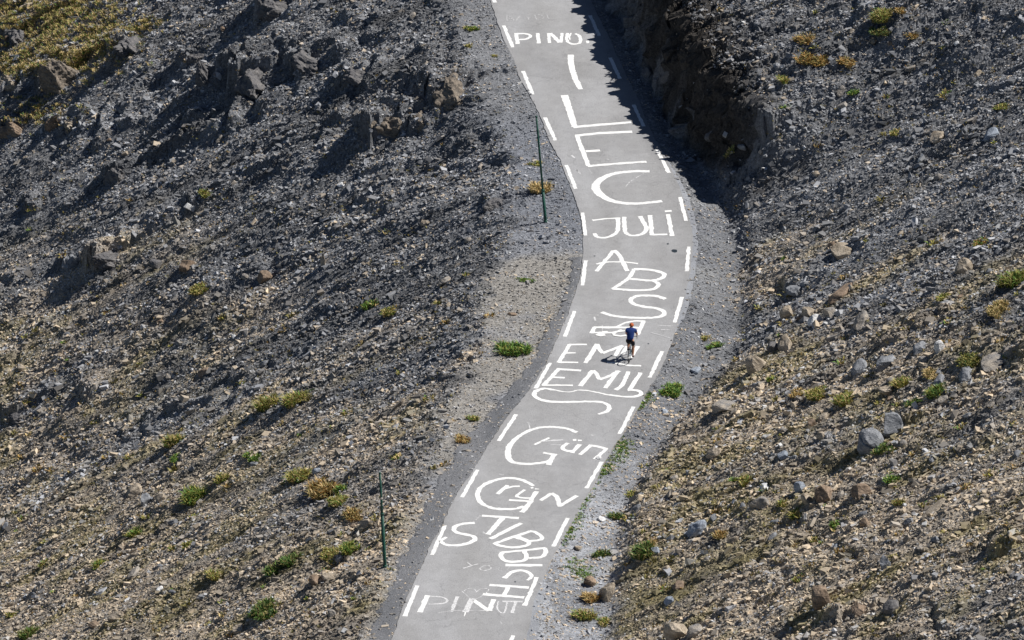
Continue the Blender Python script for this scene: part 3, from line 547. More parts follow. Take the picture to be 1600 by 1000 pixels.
# ------------------------------------------------------------------ loose stones
def on_slope(x, y):
    l = cv(CL, y); r = cv(CR, y); v = cv(CV, y); t = cv(CT, y)
    e_ = .22*np.random.default_rng(len(x)).random(len(x))**3
    return (x < l-.12+e_) | (x > r+.12-e_), sst(-.4, 1.3, v-x)+sst(-.4, 1.4, x-t)
CUBE = np.array([[-1,-1,-1],[1,-1,-1],[1,1,-1],[-1,1,-1],[-1,-1,1],[1,-1,1],[1,1,1],[-1,1,1]], float)
CF = np.array([[0,3,2,1],[4,5,6,7],[0,1,5,4],[1,2,6,5],[2,3,7,6],[3,0,4,7]])
def scatter(n, smin, smax, pw, slope_only, dens=None, flat=.38, lite=.5, sink=.25, s=1):
    g = np.random.default_rng(s)
    x = g.uniform(-28, 29, n); y = g.uniform(-72, corner[:, 1].max()+2, n)
    ok, m = on_slope(x, y); keep = ok & (g.random(n) < np.clip(m, 0, 1)*(1-slope_only[0])+slope_only[0])
    if dens is not None: keep &= g.random(n) < dens(x, y)
    x, y = x[keep], y[keep]
    z, mm, mL, mR, c = H(x, y, 2, True); z = np.where((x > c[0]) & (x < c[1]), RA*y, z); px, py = project(x, y, z)
    lH = cv(CR, y)+bluff0(y); vis = ~((bluffH(y) > .9) & (x > lH-.1) & (x < lH+1.7) & (g.random(len(x)) < .93))
    vis &= (px > -60) & (px < 1660) & (py > -60) & (py < 1080)
    x, y, z, px, py, mm, mL, mR = [a[vis] for a in (x, y, z, px, py, mm, mL, mR)]; c = tuple(a[vis] for a in c)
    n = len(x); N = slope_normal(x, y, .2)
    size = smin*(smax/smin)**(g.random(n)**pw)
    up = .72*N+np.array([.06, 0, .28])+g.normal(0, .34, (n, 3)); up /= np.linalg.norm(up, axis=1)[:, None]
    a = np.stack([np.ones(n), g.normal(0, .9, n), -.6*np.ones(n)], 1); a -= up*(a*up).sum(1)[:, None]; a /= np.linalg.norm(a, axis=1)[:, None]
    b = np.cross(up, a)
    sx = size*g.uniform(.8, 1.5, n)*.5; sy = size*g.uniform(.5, 1.0, n)*.5; sz = size*g.uniform(flat*.6, flat*1.7, n)*.5
    T = CUBE[None]*g.uniform(.45, 1.1, (n, 8, 1))+g.normal(0, .16, (n, 8, 3))
    P = a[:, None]*(T[..., 0:1]*sx[:, None, None])+b[:, None]*(T[..., 1:2]*sy[:, None, None])+up[:, None]*(T[..., 2:3]*sz[:, None, None])
    P += (np.stack([x, y, z], 1)+up*(sz*(1-2*sink))[:, None])[:, None]
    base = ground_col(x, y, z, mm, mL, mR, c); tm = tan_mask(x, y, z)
    warm = np.array([.66, .54, .40]); cool = np.array([.50, .51, .54])
    pick = g.random(n); tgt = np.where((pick < .24+.52*tm)[:, None], warm, cool)
    k = np.clip(g.beta(1.1, 1.9, n)*lite*2*(.78+.50*tm)*(1+.9*fbm(x/2.5, y/1.4, 3, 141)+1.5*streak(x, y)), 0, 1)[:, None]
    col = (base*1.02*(1-k)+tgt*k)*g.uniform(.75, 1.2, (n, 1))
    col = np.where((g.random(n) < .007)[:, None], np.array([.6, .6, .6]), col)
    return P.reshape(-1, 3), (CF[None]+8*np.arange(n)[:, None, None]).reshape(-1, 4), np.repeat(col, 8, 0)
parts = [scatter(680000, .045, .13, 1.3, (.5,), None, .42, .58, .25, 11),
         scatter(150000, .11, .26, 1.8, (.16,), lambda x, y: np.clip(.55+1.3*fbm(x/5, y/3.3, 3, 311)+.25*tan_mask(x, y, H(x, y, 0)), .06, 1), .40, .50, .25, 12),
         scatter(15000, .24, .42, 2.0, (.0,), lambda x, y: np.clip(.35+1.5*fbm(x/6, y/4, 3, 317)+.55*(x > 3)*sst(22, 8, y), .03, 1), .42, .45, .3, 13)]
off = 0; VV = []; FF = []; CC = []
for V, F, Cc in parts: VV.append(V); FF.append(F+off); CC.append(Cc); off += len(V)
me = mesh_np('scree', np.vstack(VV), np.vstack(FF), M['stones']); set_col(me, np.vstack(CC))
tag(link('scree', me), 'countless small slate and limestone chips covering both slopes', 'scree', kind='stuff')

def ico(sub):
    bm = bmesh.new(); bmesh.ops.create_icosphere(bm, subdivisions=sub, radius=1)
    V = np.array([v.co[:] for v in bm.verts]); F = np.array([[v.index for v in f.verts] for f in bm.faces]); bm.free(); return V, F
ICO2 = ico(3); ICO3 = ico(4); ICO4 = ico(5)
def rock_mesh(seed, size, mat, cuts=11, rough_=.05, big=False, keep=.62, strata=0, box=0, crack=False):
    g = np.random.default_rng(seed); V, F = (ICO4 if big == 2 else ICO3 if big else ICO2); V = V.copy()
    if box: V = V/(np.abs(V)**(2*box)).sum(1)[:, None]**(1/(2*box))*.86
    for _ in range(cuts):
        n = g.normal(size=3); n[2] = n[2]*1.1; n /= np.linalg.norm(n); o = g.uniform(keep, keep+.25)
        d = V@n-o; V -= np.clip(d, 0, None)[:, None]*n
    # chunks broken out + grain
    for k, (fr, am) in enumerate(((1.6, 1.6), (3.7, 1.0), (8, .5))):
        nn = fbm(V[:, 0]*fr+seed, V[:, 1]*fr+V[:, 2]*fr*.7, 2, seed % 97+k); V *= (1+am*rough_*nn)[:, None]
    if strata:
        s = V[:, 2]*5+V[:, 0]*1.5; V[:, :2] *= (1+strata*(((s-np.floor(s)) > .5)-.5)*.5)[:, None]
    if crack:
        for nrm, o_ in (((.9, .1, .35), -.12), ((.1, .3, .95), .22)):
            dd = np.abs(V@np.array(nrm)-o_+.05*np.sin(V[:, 1]*5)); V *= (1-.16*np.exp(-(dd/.05)**2))[:, None]
    V = V*np.array(size)*.5/.8
    return mesh_np('rock', V, F, M[mat])
def place_frame(o, p, rz=0, lean=1.0, tilt=(0, 0)):
    n = slope_normal(np.array([p[0]]), np.array([p[1]]), .5)[0]; up = Vector((n[0]*lean, n[1]*lean, n[2])).normalized()
    q = up.to_track_quat('Z', 'Y').to_matrix().to_4x4()
    o.matrix_world = Matrix.Translation(Vector(p))@q@Matrix.Rotation(rz, 4, 'Z')@Matrix.Rotation(tilt[0], 4, 'X')@Matrix.Rotation(tilt[1], 4, 'Y')
# (x, y of the middle, width px, height px, material, kind, label)
ROCKS = [
 (1360,688,37,36,'grey','round','round grey boulder split by a dark crack, left one of a touching pair'),
 (1393,663,38,38,'grey','block','grey boulder with a rusty patch, upper right one of a touching pair'),
 (1181,567,32,30,'tan','block','upright tan block with a dark shaded left face near the ditch'),
 (1130,633,52,22,'mixed','slab','long flat tan boulder with a black hollow at its left end'),
 (1382,565,38,24,'grey','slab','rounded grey slab lying tilted above the grassy patch'),
 (1343,573,34,20,'grey','slab','blue-grey slab left of the rounded grey slab'),
 (1228,536,40,18,'tan','slab','pale tan slab leaning on grey stones above the ditch'),
 (1208,540,22,18,'dark','block','dark block against the left end of the pale tan slab'),
 (1284,933,34,38,'brown','block','reddish brown three-cornered boulder low on the right slope'),
 (1058,985,40,34,'tan','block','big tan boulder at the bottom edge right of the road'),
 (1085,985,30,20,'mixed','slab','grey and tan boulder touching the big one at the bottom edge'),
 (948,922,30,34,'tan','block','orange-tan wedge-shaped stone beside the lower gutter'),
 (924,908,20,16,'brown','block','small brown-grey stone left of the orange-tan wedge stone'),
 (1090,824,27,27,'blue','slab','square blue-grey slab standing alone on gravel'),
 (1384,879,20,26,'grey','block','pale grey upright stone in the lower right scree'),
 (1392,948,34,20,'dark','slab','long dark grey slab with a brown end, low on the right'),
 (1346,768,30,20,'brown','block','brown boulder with a white chip at its right side'),
 (1288,768,32,25,'brown','block','brown angular boulder in the middle of three'),
 (1261,779,17,20,'tan','block','small orange-brown stone under the blue-grey one'),
 (1250,761,20,18,'blue','block','blue-grey stone left of the brown angular boulder'),
 (1352,817,18,15,'brown','block','rusty brown stone below the brown boulder with white chip'),
 (1185,786,30,20,'mixed','block','boulder with dark left face and pale right face mid slope'),
 (1194,759,24,12,'white','slab','pale flat stone just above the dark-faced boulder'),
 (1224,710,18,12,'blue','slab','small blue-grey flat stone alone below the yellow grass'),
 (1115,706,28,18,'tan','slab','sloping tan stone with dark shadow, right of the ditch'),
 (1505,416,30,26,'tan','block','cream-coloured boulder with a dark hollow on the upper right'),
 (1312,457,52,16,'brown','slab','long flat brown slab in the upper right rubble'),
 (1240,452,24,22,'grey','block','grey stone with a deep shadow to its left'),
 (1230,487,24,20,'tan','block','tan stone at the upper end of the ditch rubble'),
 (1263,487,24,16,'tan','block','tan stone right of the one at the ditch rubble'),
 (1273,501,24,16,'white','block','whitish stone in the ditch-side rubble pile'),
 (1297,489,26,16,'mixed','block','grey-tan stone at the right end of the rubble pile'),
 (1345,501,40,16,'mixed','slab','broad tan-grey stone below the long brown slab'),
 (1437,541,32,18,'grey','slab','flat grey slab with white stone on its right'),
 (1468,541,16,22,'white','block','white split stone right of the flat grey slab'),
 (1552,565,58,16,'mixed','slab','long ledge-like rock at the right edge over a dark hollow'),
 (1508,584,34,18,'grey','slab','grey slab at the left end of the dark hollow'),
 (1467,594,34,12,'grey','slab','pale flat stone with shadow right of the green tufts'),
 (1290,648,28,14,'tan','slab','pale tan flat stone with a dark brown block at its left'),
 (1268,660,16,18,'brown','block','dark brown block under the pale tan flat stone'),
 (1283,681,14,14,'tan','block','small triangular tan stone below the dark brown block'),
 (1385,611,22,16,'tan','block','round pinkish-tan stone with black shadow mid right'),
 (1465,795,64,9,'tan','slab','very long thin tan slab pointing up the right slope'),
 (1343,950,36,18,'brown','slab','brown ledge stone right of the reddish brown boulder'),
 (1307,852,15,9,'blue','slab','small light blue stone on the lower right slope'),
 (1550,207,44,20,'blue','slab','blue-grey slab pile high on the right edge'),
 (1465,212,30,18,'tan','slab','pale tan rock high on the right slope'),
 (1315,392,34,16,'tan','block','tan and dark stone pair in the upper right slate'),
 (1275,270,16,8,'tan','slab','small pale stone right of the shaded gully'),
 (1495,67,9,6,'white','slab','tiny bright white stone near the top right'),
 (1025,860,16,14,'blue','block','bluish stone in the ditch among dark plants'),
 (1041,888,12,12,'tan','block','small round tan stone right of the ditch'),
 (1060,913,30,14,'brown','slab','flat brown stone in the lower ditch'),
 (1045,937,24,12,'blue','slab','flat bluish stone below the flat brown one'),
 (935,715,9,7,'white','slab','white chip beside the green verge weeds'),
 (940,810,14,9,'white','slab','white stone on the pale gravel verge'),
 (903,856,14,9,'tan','block','small tan stone beside the road at the letter B'),
 (1088,577,22,12,'blue','slab','flat blue-grey stone on the verge below the thistle'),
 (1038,642,14,8,'blue','slab','small bluish stone at the foot of the right slope'),
 (505,406,12,24,'tan','post','upright pale slab standing alone on the left slope'),
 (412,433,26,18,'brown','block','brown stone with dark face under the upright pale slab'),
 (291,413,26,20,'brown','block','brown-topped rock with a black hollow, left slope'),
 (245,411,22,18,'dark','block','small dark rock between two shadows on the left slope'),
 (210,765,34,20,'tan','slab','broad rounded tan stone at the lower left'),
 (228,780,18,22,'grey','block','striped grey stone touching the broad rounded tan stone'),
 (250,777,18,12,'tan','block','pinkish stone right of the striped grey stone'),
 (8,821,22,8,'grey','slab','flat grey stone at the lower left edge'),
 (207,896,34,12,'mixed','slab','flat stone with tan tip in the lower left'),
 (180,962,26,16,'tan','block','cream-coloured stone near the bottom left'),
 (148,975,18,10,'brown','block','brown stone left of the cream-coloured one'),
 (249,919,17,8,'white','slab','pale grey chip above the dark green cushion'),
 (495,736,14,13,'blue','block','bluish white stone among yellow bushes'),
 (492,906,18,15,'brown','block','dark brown stone left of the lower snow pole'),
 (512,900,22,13,'tan','slab','tan flat stone right of the dark brown one'),
 (530,872,12,14,'grey','block','small grey stone with black shadow near the lower pole'),
 (571,817,18,14,'tan','block','tan stone just left of the lower snow pole'),
 (320,580,32,16,'brown','slab','brown slab edged with grey on the left slope'),
 (365,525,10,7,'white','block','small pale stone with a dark shadow, left slope'),
 (122,641,11,9,'tan','block','small round cream stone, far left'),
 (32,573,13,10,'tan','block','round tan stone at the left edge'),
 (696,437,26,12,'mixed','slab','grey-tan slab near the left verge'),
 (532,288,16,7,'white','slab','narrow white-grey stone high on the left slope'),
 (665,348,14,12,'tan','block','tan stone above a long dark scar'),
 (372,983,26,12,'tan','block','pale orange stone at the bottom left of the dark cushion'),
 (392,955,14,7,'white','slab','pale stone right of the dark green cushion'),
 (745,138,6,5,'white','block','single white stone on the upper left verge'),
 (518,958,14,10,'mixed','block','split pale stone at the bottom near the shoulder'),
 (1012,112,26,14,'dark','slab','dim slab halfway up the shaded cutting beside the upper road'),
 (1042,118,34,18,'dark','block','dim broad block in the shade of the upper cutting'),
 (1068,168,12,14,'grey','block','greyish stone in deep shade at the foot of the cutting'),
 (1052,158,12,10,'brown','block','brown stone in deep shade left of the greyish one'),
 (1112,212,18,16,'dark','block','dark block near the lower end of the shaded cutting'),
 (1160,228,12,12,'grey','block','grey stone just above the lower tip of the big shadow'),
 (800,490,14,6,'brown','slab','thin brown stone on the bare left verge'),
]
def rock_obj(name, i, px, py, wpx, hpx, mat, kind, label, cat, group=None):
    foot = on_ground([(px, py+hpx*.42)], 1)[0]; s = FPX/np.linalg.norm(foot-CAM); ww = wpx/s; hh = hpx/s
    if kind == 'slab': size = (ww*1.05, max(ww*.6, hh*1.3), hh*.8); lean = 1; keep = .6; cuts = 12; rz = -.15
    elif kind == 'round': size = (ww*1.04, ww*1.0, hh*1.05); lean = .3; keep = .78; cuts = 9; rz = 0
    elif kind == 'post': size = (ww*1.1, ww*.6, hh*1.15); lean = .2; keep = .6; cuts = 9; rz = 0
    else: size = (ww*1.04, ww*.9, hh*1.08); lean = .35; keep = .50; cuts = 8; rz = .3
    me_ = rock_mesh(300+i, size, mat, cuts, .05 if kind != 'round' else .03, 2 if 'crack' in label else wpx > 24, keep, crack='crack' in label, box=1.5 if kind in ('block', 'slab') else 0)
    o = link(name, me_); place_frame(o, foot+np.array([0, size[1]*.25, size[2]*.22]), rz+random.uniform(-.3, .3), lean, (random.uniform(-.2, .2), random.uniform(-.15, .15)))
    tag(o, label, cat, group); return o
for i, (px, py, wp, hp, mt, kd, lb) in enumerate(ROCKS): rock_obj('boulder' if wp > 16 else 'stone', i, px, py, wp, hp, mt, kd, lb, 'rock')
for i, (px, py, wp, hp, dep, mt, lb) in enumerate(OUT):
    foot = on_ground([(px, py+hp*.45)], 1)[0]; s = FPX/np.linalg.norm(foot-CAM); ww = wp/s; hh = hp/s
    me_ = rock_mesh(700+i, (ww*.85, dep*.8, hh*1.35), mt, 12, .14, 2, .56, .10, 2.2)
    o = link('rock_outcrop', me_); place_frame(o, foot+np.array([.06*ww, dep*.42, hh*.12]), random.uniform(-.35, .1), .28, (random.uniform(-.08, .02), random.uniform(.0, .12)))
    tag(o, lb, 'outcrop')

# loose stones one could count, spread over both slopes
def free_points(n, xr, yr, seed, dens):
    g = np.random.default_rng(seed); P = []
    while len(P) < n:
        p = (g.uniform(*xr), g.uniform(*yr))
        if g.random() < dens(*p) and all((p[0]-a)**2+(p[1]-b)**2 > 14**2 for a, b in P): P.append(p)
    return P
def left_lim(py): return np.interp(py, [p[1] for p in VERL], [p[0] for p in VERL])
def right_lim(py): return np.interp(py, [p[1] for p in TOE], [p[0] for p in TOE])
LS = free_points(70, (5, 780), (20, 995), 5, lambda x, y: 0 if x > left_lim(y)-8 else .25+.7*(y/1000))
RS = free_points(105, (960, 1595), (60, 995), 6, lambda x, y: 0 if x < right_lim(y)+(8 if y > 300 else 150) else (.9 if 380 < y < 850 else .3))
variants = [rock_mesh(900+k, (1, .8, .6), mt, 8, .07, False, .50, box=1.5) for k, mt in enumerate(['grey', 'tan', 'mixed', 'brown', 'grey', 'grey', 'mixed', 'mixed'])]
for P, lab, grp in ((LS, 'loose angular stone lying on the scree slope left of the road', 'loose stones on the left slope'),
                    (RS, 'loose angular stone lying in the rubble slope right of the road', 'loose stones on the right slope')):
    G = on_ground(P, 1)
    for k, p in enumerate(G):
        o = link('stone', variants[random.randrange(8)]); s = random.uniform(.28, .5)*(1.15 if P is RS else 1)
        place_frame(o, p+np.array([0, 0, -s*.02]), random.uniform(0, 6.28), .9, (random.uniform(-.25, .25), random.uniform(-.25, .25))); o.scale = (s, s*random.uniform(.7, 1), s*random.uniform(.7, 1.2))
        tag(o, lab, 'stone', grp)

# ------------------------------------------------------------------ plants
PM = {'lime': (.19, .33, .07), 'yg': (.36, .33, .085), 'green': (.13, .235, .05), 'dk': (.06, .12, .035), 'straw': (.60, .45, .22), 'orange': (.42, .25, .08), 'olive': (.25, .22, .08)}
for k, c in PM.items(): M['p_'+k] = plain('leaves_'+k, c, .7, .4, 9, detail=2)
def tuft_arrays(g, n, r, h, wdt, spread=.9):
    """grass blades / leafy shoots, (n*5,3) verts"""
    a = g.uniform(0, 6.283, n); rr = r*np.sqrt(g.random(n))*.75; bx = rr*np.cos(a); by = rr*np.sin(a)
    L = h*g.uniform(.5, 1.1, n); lean = g.uniform(.1, spread, n)*(.4+rr/r); az = a+g.normal(0, .7, n)
    dx = np.cos(az)*lean; dy = np.sin(az)*lean; tz = np.stack([-np.sin(az+g.normal(0, 1, n)), np.cos(az), 0*az], 1)
    B = np.stack([bx, by, 0*bx-.03], 1); Dm = np.stack([dx*.4, dy*.4, np.ones(n)*.62], 1)*L[:, None]; De = np.stack([dx, dy, np.ones(n)*.95-.25*lean], 1)*L[:, None]
    wv = tz*(wdt*g.uniform(.6, 1.3, n))[:, None]
    V = np.stack([B-wv*.5, B+wv*.5, B+Dm+wv, B+Dm-wv, B+De], 1)
    return V.reshape(-1, 3)
def tuft_faces(n):
    k = 5*np.arange(n)[:, None]; q = k+np.array([[0, 1, 2, 3]]); t = k+np.array([[3, 2, 4, 4]]); return q, k+np.array([[3, 2, 4]])
def tuft_mesh(name, V, mats):
    n = len(V)//5; k = 5*np.arange(n)[:, None]
    T = np.vstack([k+np.array([[0, 1, 2]]), k+np.array([[0, 2, 3]]), k+np.array([[3, 2, 4]])])
    me_ = mesh_np(name, V, T); [me_.materials.append(M[m]) for m in mats]
    mi = np.tile(np.random.default_rng(n).integers(0, len(mats), n), 3).astype('i'); me_.polygons.foreach_set('material_index', mi); return me_
def clump(seed, wx, wy, hh, mats, nb=None):
    g = np.random.default_rng(seed); cl = max(1, int(wx*wy/.035)); cl = min(cl, 34); VV = []
    for c in range(cl):
        a = g.uniform(0, 6.28); q = math.sqrt(g.random())*(.0 if cl == 1 else .5); x = wx*q*math.cos(a); y = wy*q*math.sin(a); s = g.uniform(.7, 1.2)*(1-.35*q)
        V = tuft_arrays(g, int((nb or 34)*s)+6, .14*s+.03, hh*s, .021, 1.1); V[:, 0] += x; V[:, 1] += y; VV.append(V)
    return tuft_mesh('plant', np.vstack(VV), mats)
Y_, G_, D_, S_, O_ = ['p_yg', 'p_olive', 'p_yg', 'p_green', 'p_straw'], ['p_green', 'p_lime', 'p_lime', 'p_yg', 'p_dk'], ['p_dk', 'p_green', 'p_olive'], ['p_straw', 'p_straw', 'p_olive'], ['p_orange', 'p_olive', 'p_straw']
PLANTS = [ # x, y, w, h px, colours, name, label
 (463,621,34,32,Y_,'bush','yellow-green bush with brown lower edge, right one of two mid-left'),
 (420,626,26,34,Y_,'bush','yellow-green bush, left one of two mid-left'),
 (801,541,46,26,G_,'bush','bright green bush on the bare left verge'),
 (820,436,24,9,G_,'grass_tuft','flat green patch on the upper part of the left verge'),
 (414,950,56,28,D_,'bush','wide dark green cushion at the bottom left'),
 (456,872,36,22,D_,'bush','dark green cushion, upper one of two touching'),
 (429,888,28,22,D_,'bush','dark green cushion, lower one of two touching'),
 (306,771,38,30,['p_yg','p_green'],'bush','lime green bush near the broad rounded tan stone'),
 (466,742,36,26,Y_,'bush','yellow-green bush left of the bluish white stone'),
 (508,760,46,36,O_,'bush','rusty orange bush right of the bluish white stone'),
 (528,779,34,18,Y_,'grass_tuft','yellow tuft under the rusty orange bush'),
 (535,762,16,18,G_,'grass_tuft','green tuft right of the rusty orange bush'),
 (548,853,30,24,['p_green','p_yg'],'bush','green bush left of the lower snow pole'),
 (551,803,30,20,O_,'grass_tuft','orange and yellow tuft left of the lower snow pole'),
 (517,862,34,18,Y_,'grass_tuft','yellow-green mat beside the dark green cushions'),
 (335,895,26,17,Y_,'grass_tuft','low olive tuft above the wide dark green cushion'),
 (297,848,22,13,Y_,'grass_tuft','olive tuft on the lower left scree'),
 (210,832,22,17,['p_green','p_yg'],'grass_tuft','green tuft below the striped grey stone'),
 (155,880,24,17,['p_green','p_yg'],'grass_tuft','green tuft on bare gravel, lower left'),
 (70,878,26,11,Y_,'grass_tuft','low yellow-green tuft at the lower left'),
 (20,958,22,12,Y_,'grass_tuft','yellow-green tuft near the bottom left corner'),
 (45,988,28,22,['p_green','p_olive'],'bush','green bush at the bottom left corner'),
 (312,449,30,16,Y_,'grass_tuft','yellow-green tuft on the dark upper-left slope'),
 (578,474,14,18,G_,'grass_tuft','small green tuft in the middle of the left slope'),
 (608,485,22,16,Y_,'grass_tuft','yellow tuft right of the small green tuft'),
 (272,688,24,24,Y_,'bush','olive bush below the left slope slab'),
 (276,713,24,11,G_,'grass_tuft','flat dark green tuft below the olive bush'),
 (396,713,32,13,G_,'grass_tuft','flat green tuft above the lower snow pole'),
 (349,745,22,17,Y_,'grass_tuft','yellow tuft with orange edge, lower left'),
 (845,291,26,24,S_,'grass_tuft','pale golden grass tuft behind the upper snow pole'),
 (836,254,18,9,Y_,'grass_tuft','small green-yellow tuft beside the upper snow pole'),
 (722,684,28,13,O_,'grass_tuft','flat orange tuft on the edge of the dark shoulder'),
 (738,42,22,11,['p_yg','p_green'],'grass_tuft','flat green tuft on the top left verge'),
 (733,71,14,9,Y_,'grass_tuft','small tuft with shadow under the top verge tuft'),
 (775,86,12,7,Y_,'grass_tuft','tiny yellow tuft next to the top left dash'),
 (318,301,16,13,Y_,'grass_tuft','golden tuft alone on the dark upper-left slope'),
 (740,652,16,12,Y_,'grass_tuft','olive tuft at the top of the dark shoulder'),
 (1050,607,44,18,G_,'bush','bright green weeds on the right verge beside EMIL'),
 (1114,538,22,14,G_,'grass_tuft','green thistle-like tuft on the right verge'),
 (1103,527,12,10,Y_,'grass_tuft','yellow tuft above the thistle-like tuft'),
 (962,803,20,17,D_,'bush','dark green tuft on the pale gravel verge'),
 (988,769,18,11,Y_,'grass_tuft','yellow tuft at the foot of the right slope'),
 (922,932,24,20,O_,'grass_tuft','orange-yellow tuft below the wedge-shaped stone'),
 (914,959,30,22,Y_,'bush','bright yellow-green bush in the lower right verge'),
 (944,970,20,14,Y_,'grass_tuft','yellow tuft right of the bright yellow-green bush'),
 (1006,858,30,32,D_,'bush','dark green plant filling the ditch'),
 (940,864,24,16,D_,'bush','dark green plant left of the ditch'),
 (1020,846,20,16,O_,'grass_tuft','orange tuft over the dark ditch plant'),
 (1166,748,26,18,Y_,'grass_tuft','yellow-brown tuft with red tips mid right'),
 (1146,748,12,11,G_,'grass_tuft','small green tuft left of the yellow-brown one'),
 (1127,832,18,18,O_,'grass_tuft','rusty tuft right of the square blue-grey slab'),
 (1246,801,26,18,Y_,'bush','yellow-green bush under the brown boulders'),
 (1225,784,16,14,Y_,'grass_tuft','yellow tuft left of the brown boulders'),
 (1307,818,15,15,G_,'grass_tuft','dark green tuft left of the rusty brown stone'),
 (1272,841,14,14,Y_,'grass_tuft','yellow tuft under the dark green one, lower right'),
 (1247,902,15,13,Y_,'grass_tuft','olive tuft in the lower right gravel'),
 (1405,782,18,15,Y_,'grass_tuft','pale green tuft right of the brown boulder'),
 (1393,744,30,14,G_,'grass_tuft','green tuft below the touching boulders'),
 (1380,699,32,18,D_,'bush','dark green weeds at the foot of the cracked boulder'),
 (1462,610,32,24,['p_green','p_dk','p_yg'],'bush','green bush mid right above the touching boulders'),
 (1430,628,30,16,D_,'bush','dark green mat left of the mid-right bush'),
 (1410,596,26,22,Y_,'bush','yellow-green bush above the dark green mat'),
 (1460,584,40,16,S_,'grass_tuft','straw and orange grass patch mid right'),
 (1515,561,48,20,['p_olive','p_yg','p_dk'],'bush','olive bush at the end of the long ledge rock'),
 (1322,620,42,22,Y_,'grass_tuft','broad yellow grass patch mid right'),
 (1278,612,36,22,Y_,'grass_tuft','yellow grass patch left of the broad one'),
 (1248,612,30,14,O_,'grass_tuft','brown-yellow grass patch above the bare gravel'),
 (1208,590,16,13,['p_green','p_yg'],'grass_tuft','small green tuft right of the upright tan block'),
 (1585,430,34,42,['p_olive','p_yg','p_green'],'bush','tall olive bush at the right edge'),
 (1534,377,28,15,['p_green','p_orange'],'grass_tuft','green tuft with red left side, upper right'),
 (1475,462,24,14,Y_,'grass_tuft','yellow tuft left of the tall olive bush'),
 (1560,480,60,20,['p_olive','p_straw'],'grass_tuft','long straw-green band at the right edge'),
 (1378,22,26,26,Y_,'bush','yellow bush at the top, right one'),
 (1375,46,28,14,['p_olive','p_dk'],'bush','dark olive bush under the top yellow one'),
 (1406,15,14,12,O_,'grass_tuft','orange tuft right of the top yellow bush'),
 (1257,60,26,20,O_,'bush','orange-olive bush right of the shaded cliff'),
 (1270,90,46,20,['p_olive','p_orange'],'bush','olive patch below the orange-olive bush'),
 (1321,96,18,18,O_,'grass_tuft','orange-brown tuft on the upper right slope'),
 (1423,55,15,14,O_,'grass_tuft','golden tuft alone, upper right'),
 (1335,143,13,11,G_,'grass_tuft','tiny green tuft in the upper right slate'),
 (1226,167,11,12,G_,'grass_tuft','tiny lime tuft right of the shaded gully'),
 (1222,122,22,14,Y_,'grass_tuft','olive tuft on the lip above the shaded gully'),
 (1140,236,10,12,Y_,'grass_tuft','yellow plant standing in the shaded gully'),
 (1565,165,20,12,Y_,'grass_tuft','yellow tuft near the upper right edge'),
 (1400,205,14,12,Y_,'grass_tuft','small tuft left of the pale tan rock'),
]
G = on_ground([(p[0], p[1]+p[3]*.28) for p in PLANTS], 1)
for i, (p, q) in enumerate(zip(PLANTS, G)):
    px, py, wp, hp, mats, nm, lb = p; s = FPX/np.linalg.norm(q-CAM); wx = wp/s*1.3
    low = hp < wp*.62; hh = min(.6, hp/s*(.58 if low else .68)); wy = min(1.6, hp/s*(1.6 if low else 1.1))
    me_ = clump(1500+i, wx*.95, wy, hh, mats); me_.name = nm
    o = link(nm, me_); place_frame(o, q, 0, .4); tag(o, lb, 'bush' if nm == 'bush' else 'grass')
# small tufts, individually, two groups
LT = free_points(105, (5, 770), (140, 995), 15, lambda x, y: 0 if x > left_lim(y)+15 else .12+.85*sst(250, 900, y-.2*x+100))
RT = free_points(95, (960, 1595), (10, 995), 16, lambda x, y: 0 if x < right_lim(y)+(2 if y > 300 else 160) else (.95 if 420 < y < 900 else .3))
TV = [clump(1800+k, .22, .2, .16, mt, 24) for k, mt in enumerate([Y_, Y_, O_, ['p_olive', 'p_straw'], Y_, ['p_green', 'p_yg'], ['p_olive'], O_])]
for P, lab, grp in ((LT, 'small yellowish alpine tuft between the stones of the left slope', 'small tufts on the left slope'),
                    (RT, 'small yellowish alpine tuft between the stones of the right slope', 'small tufts on the right slope')):
    for q in on_ground(P, 1):
        o = link('grass_tuft', TV[random.randrange(8)]); s = random.uniform(.9, 2.0); place_frame(o, q, random.uniform(0, 6.28), .4); o.scale = (s*1.2, s, s*random.uniform(.8, 1.1))
        tag(o, lab, 'grass', grp)
# stuff: the straw meadow in the upper left corner, thin growth over the slopes, roadside weeds
def stuff(name, P, mats, label, r, h, nb, seed, wdt=.015):
    G = on_ground(P, 1); g = np.random.default_rng(seed); VV = []
    for q in G:
        s = g.uniform(.6, 1.4); V = tuft_arrays(g, nb, r*s, h*s, wdt, 1.1); VV.append(V+q)
    tag(link(name, tuft_mesh(name, np.vstack(VV), mats)), label, 'grass', kind='stuff')
def meadow(x, y):
    k = .9*np.exp(-((x-75)/85)**2-((y-25)/32)**2)+.9*np.exp(-((x-110)/55)**2-((y-80)/26)**2)+.8*np.exp(-((x-20)/45)**2-((y-95)/18)**2)+.4*np.exp(-((x-215)/30)**2-((y-40)/12)**2)+.35*np.exp(-((x-50)/40)**2-((y-175)/20)**2)
    return k*(1 if fbm(np.array([x/16.]), np.array([y/9.]), 2, 5)[0] > -.22 else .15)
def rand_pts(n, xr, yr, seed, dens):
    g = np.random.default_rng(seed); P = []
    while len(P) < n:
        p = (g.uniform(*xr), g.uniform(*yr))
        if g.random() < dens(*p): P.append(p)
    return P
stuff('dry_grass', rand_pts(1700, (-40, 270), (-30, 215), 21, meadow), ['p_straw', 'p_straw', 'p_olive', 'p_straw', 'p_yg', 'p_green'], 'straw-coloured meadow grass in the upper left corner', .24, .17, 30, 22)
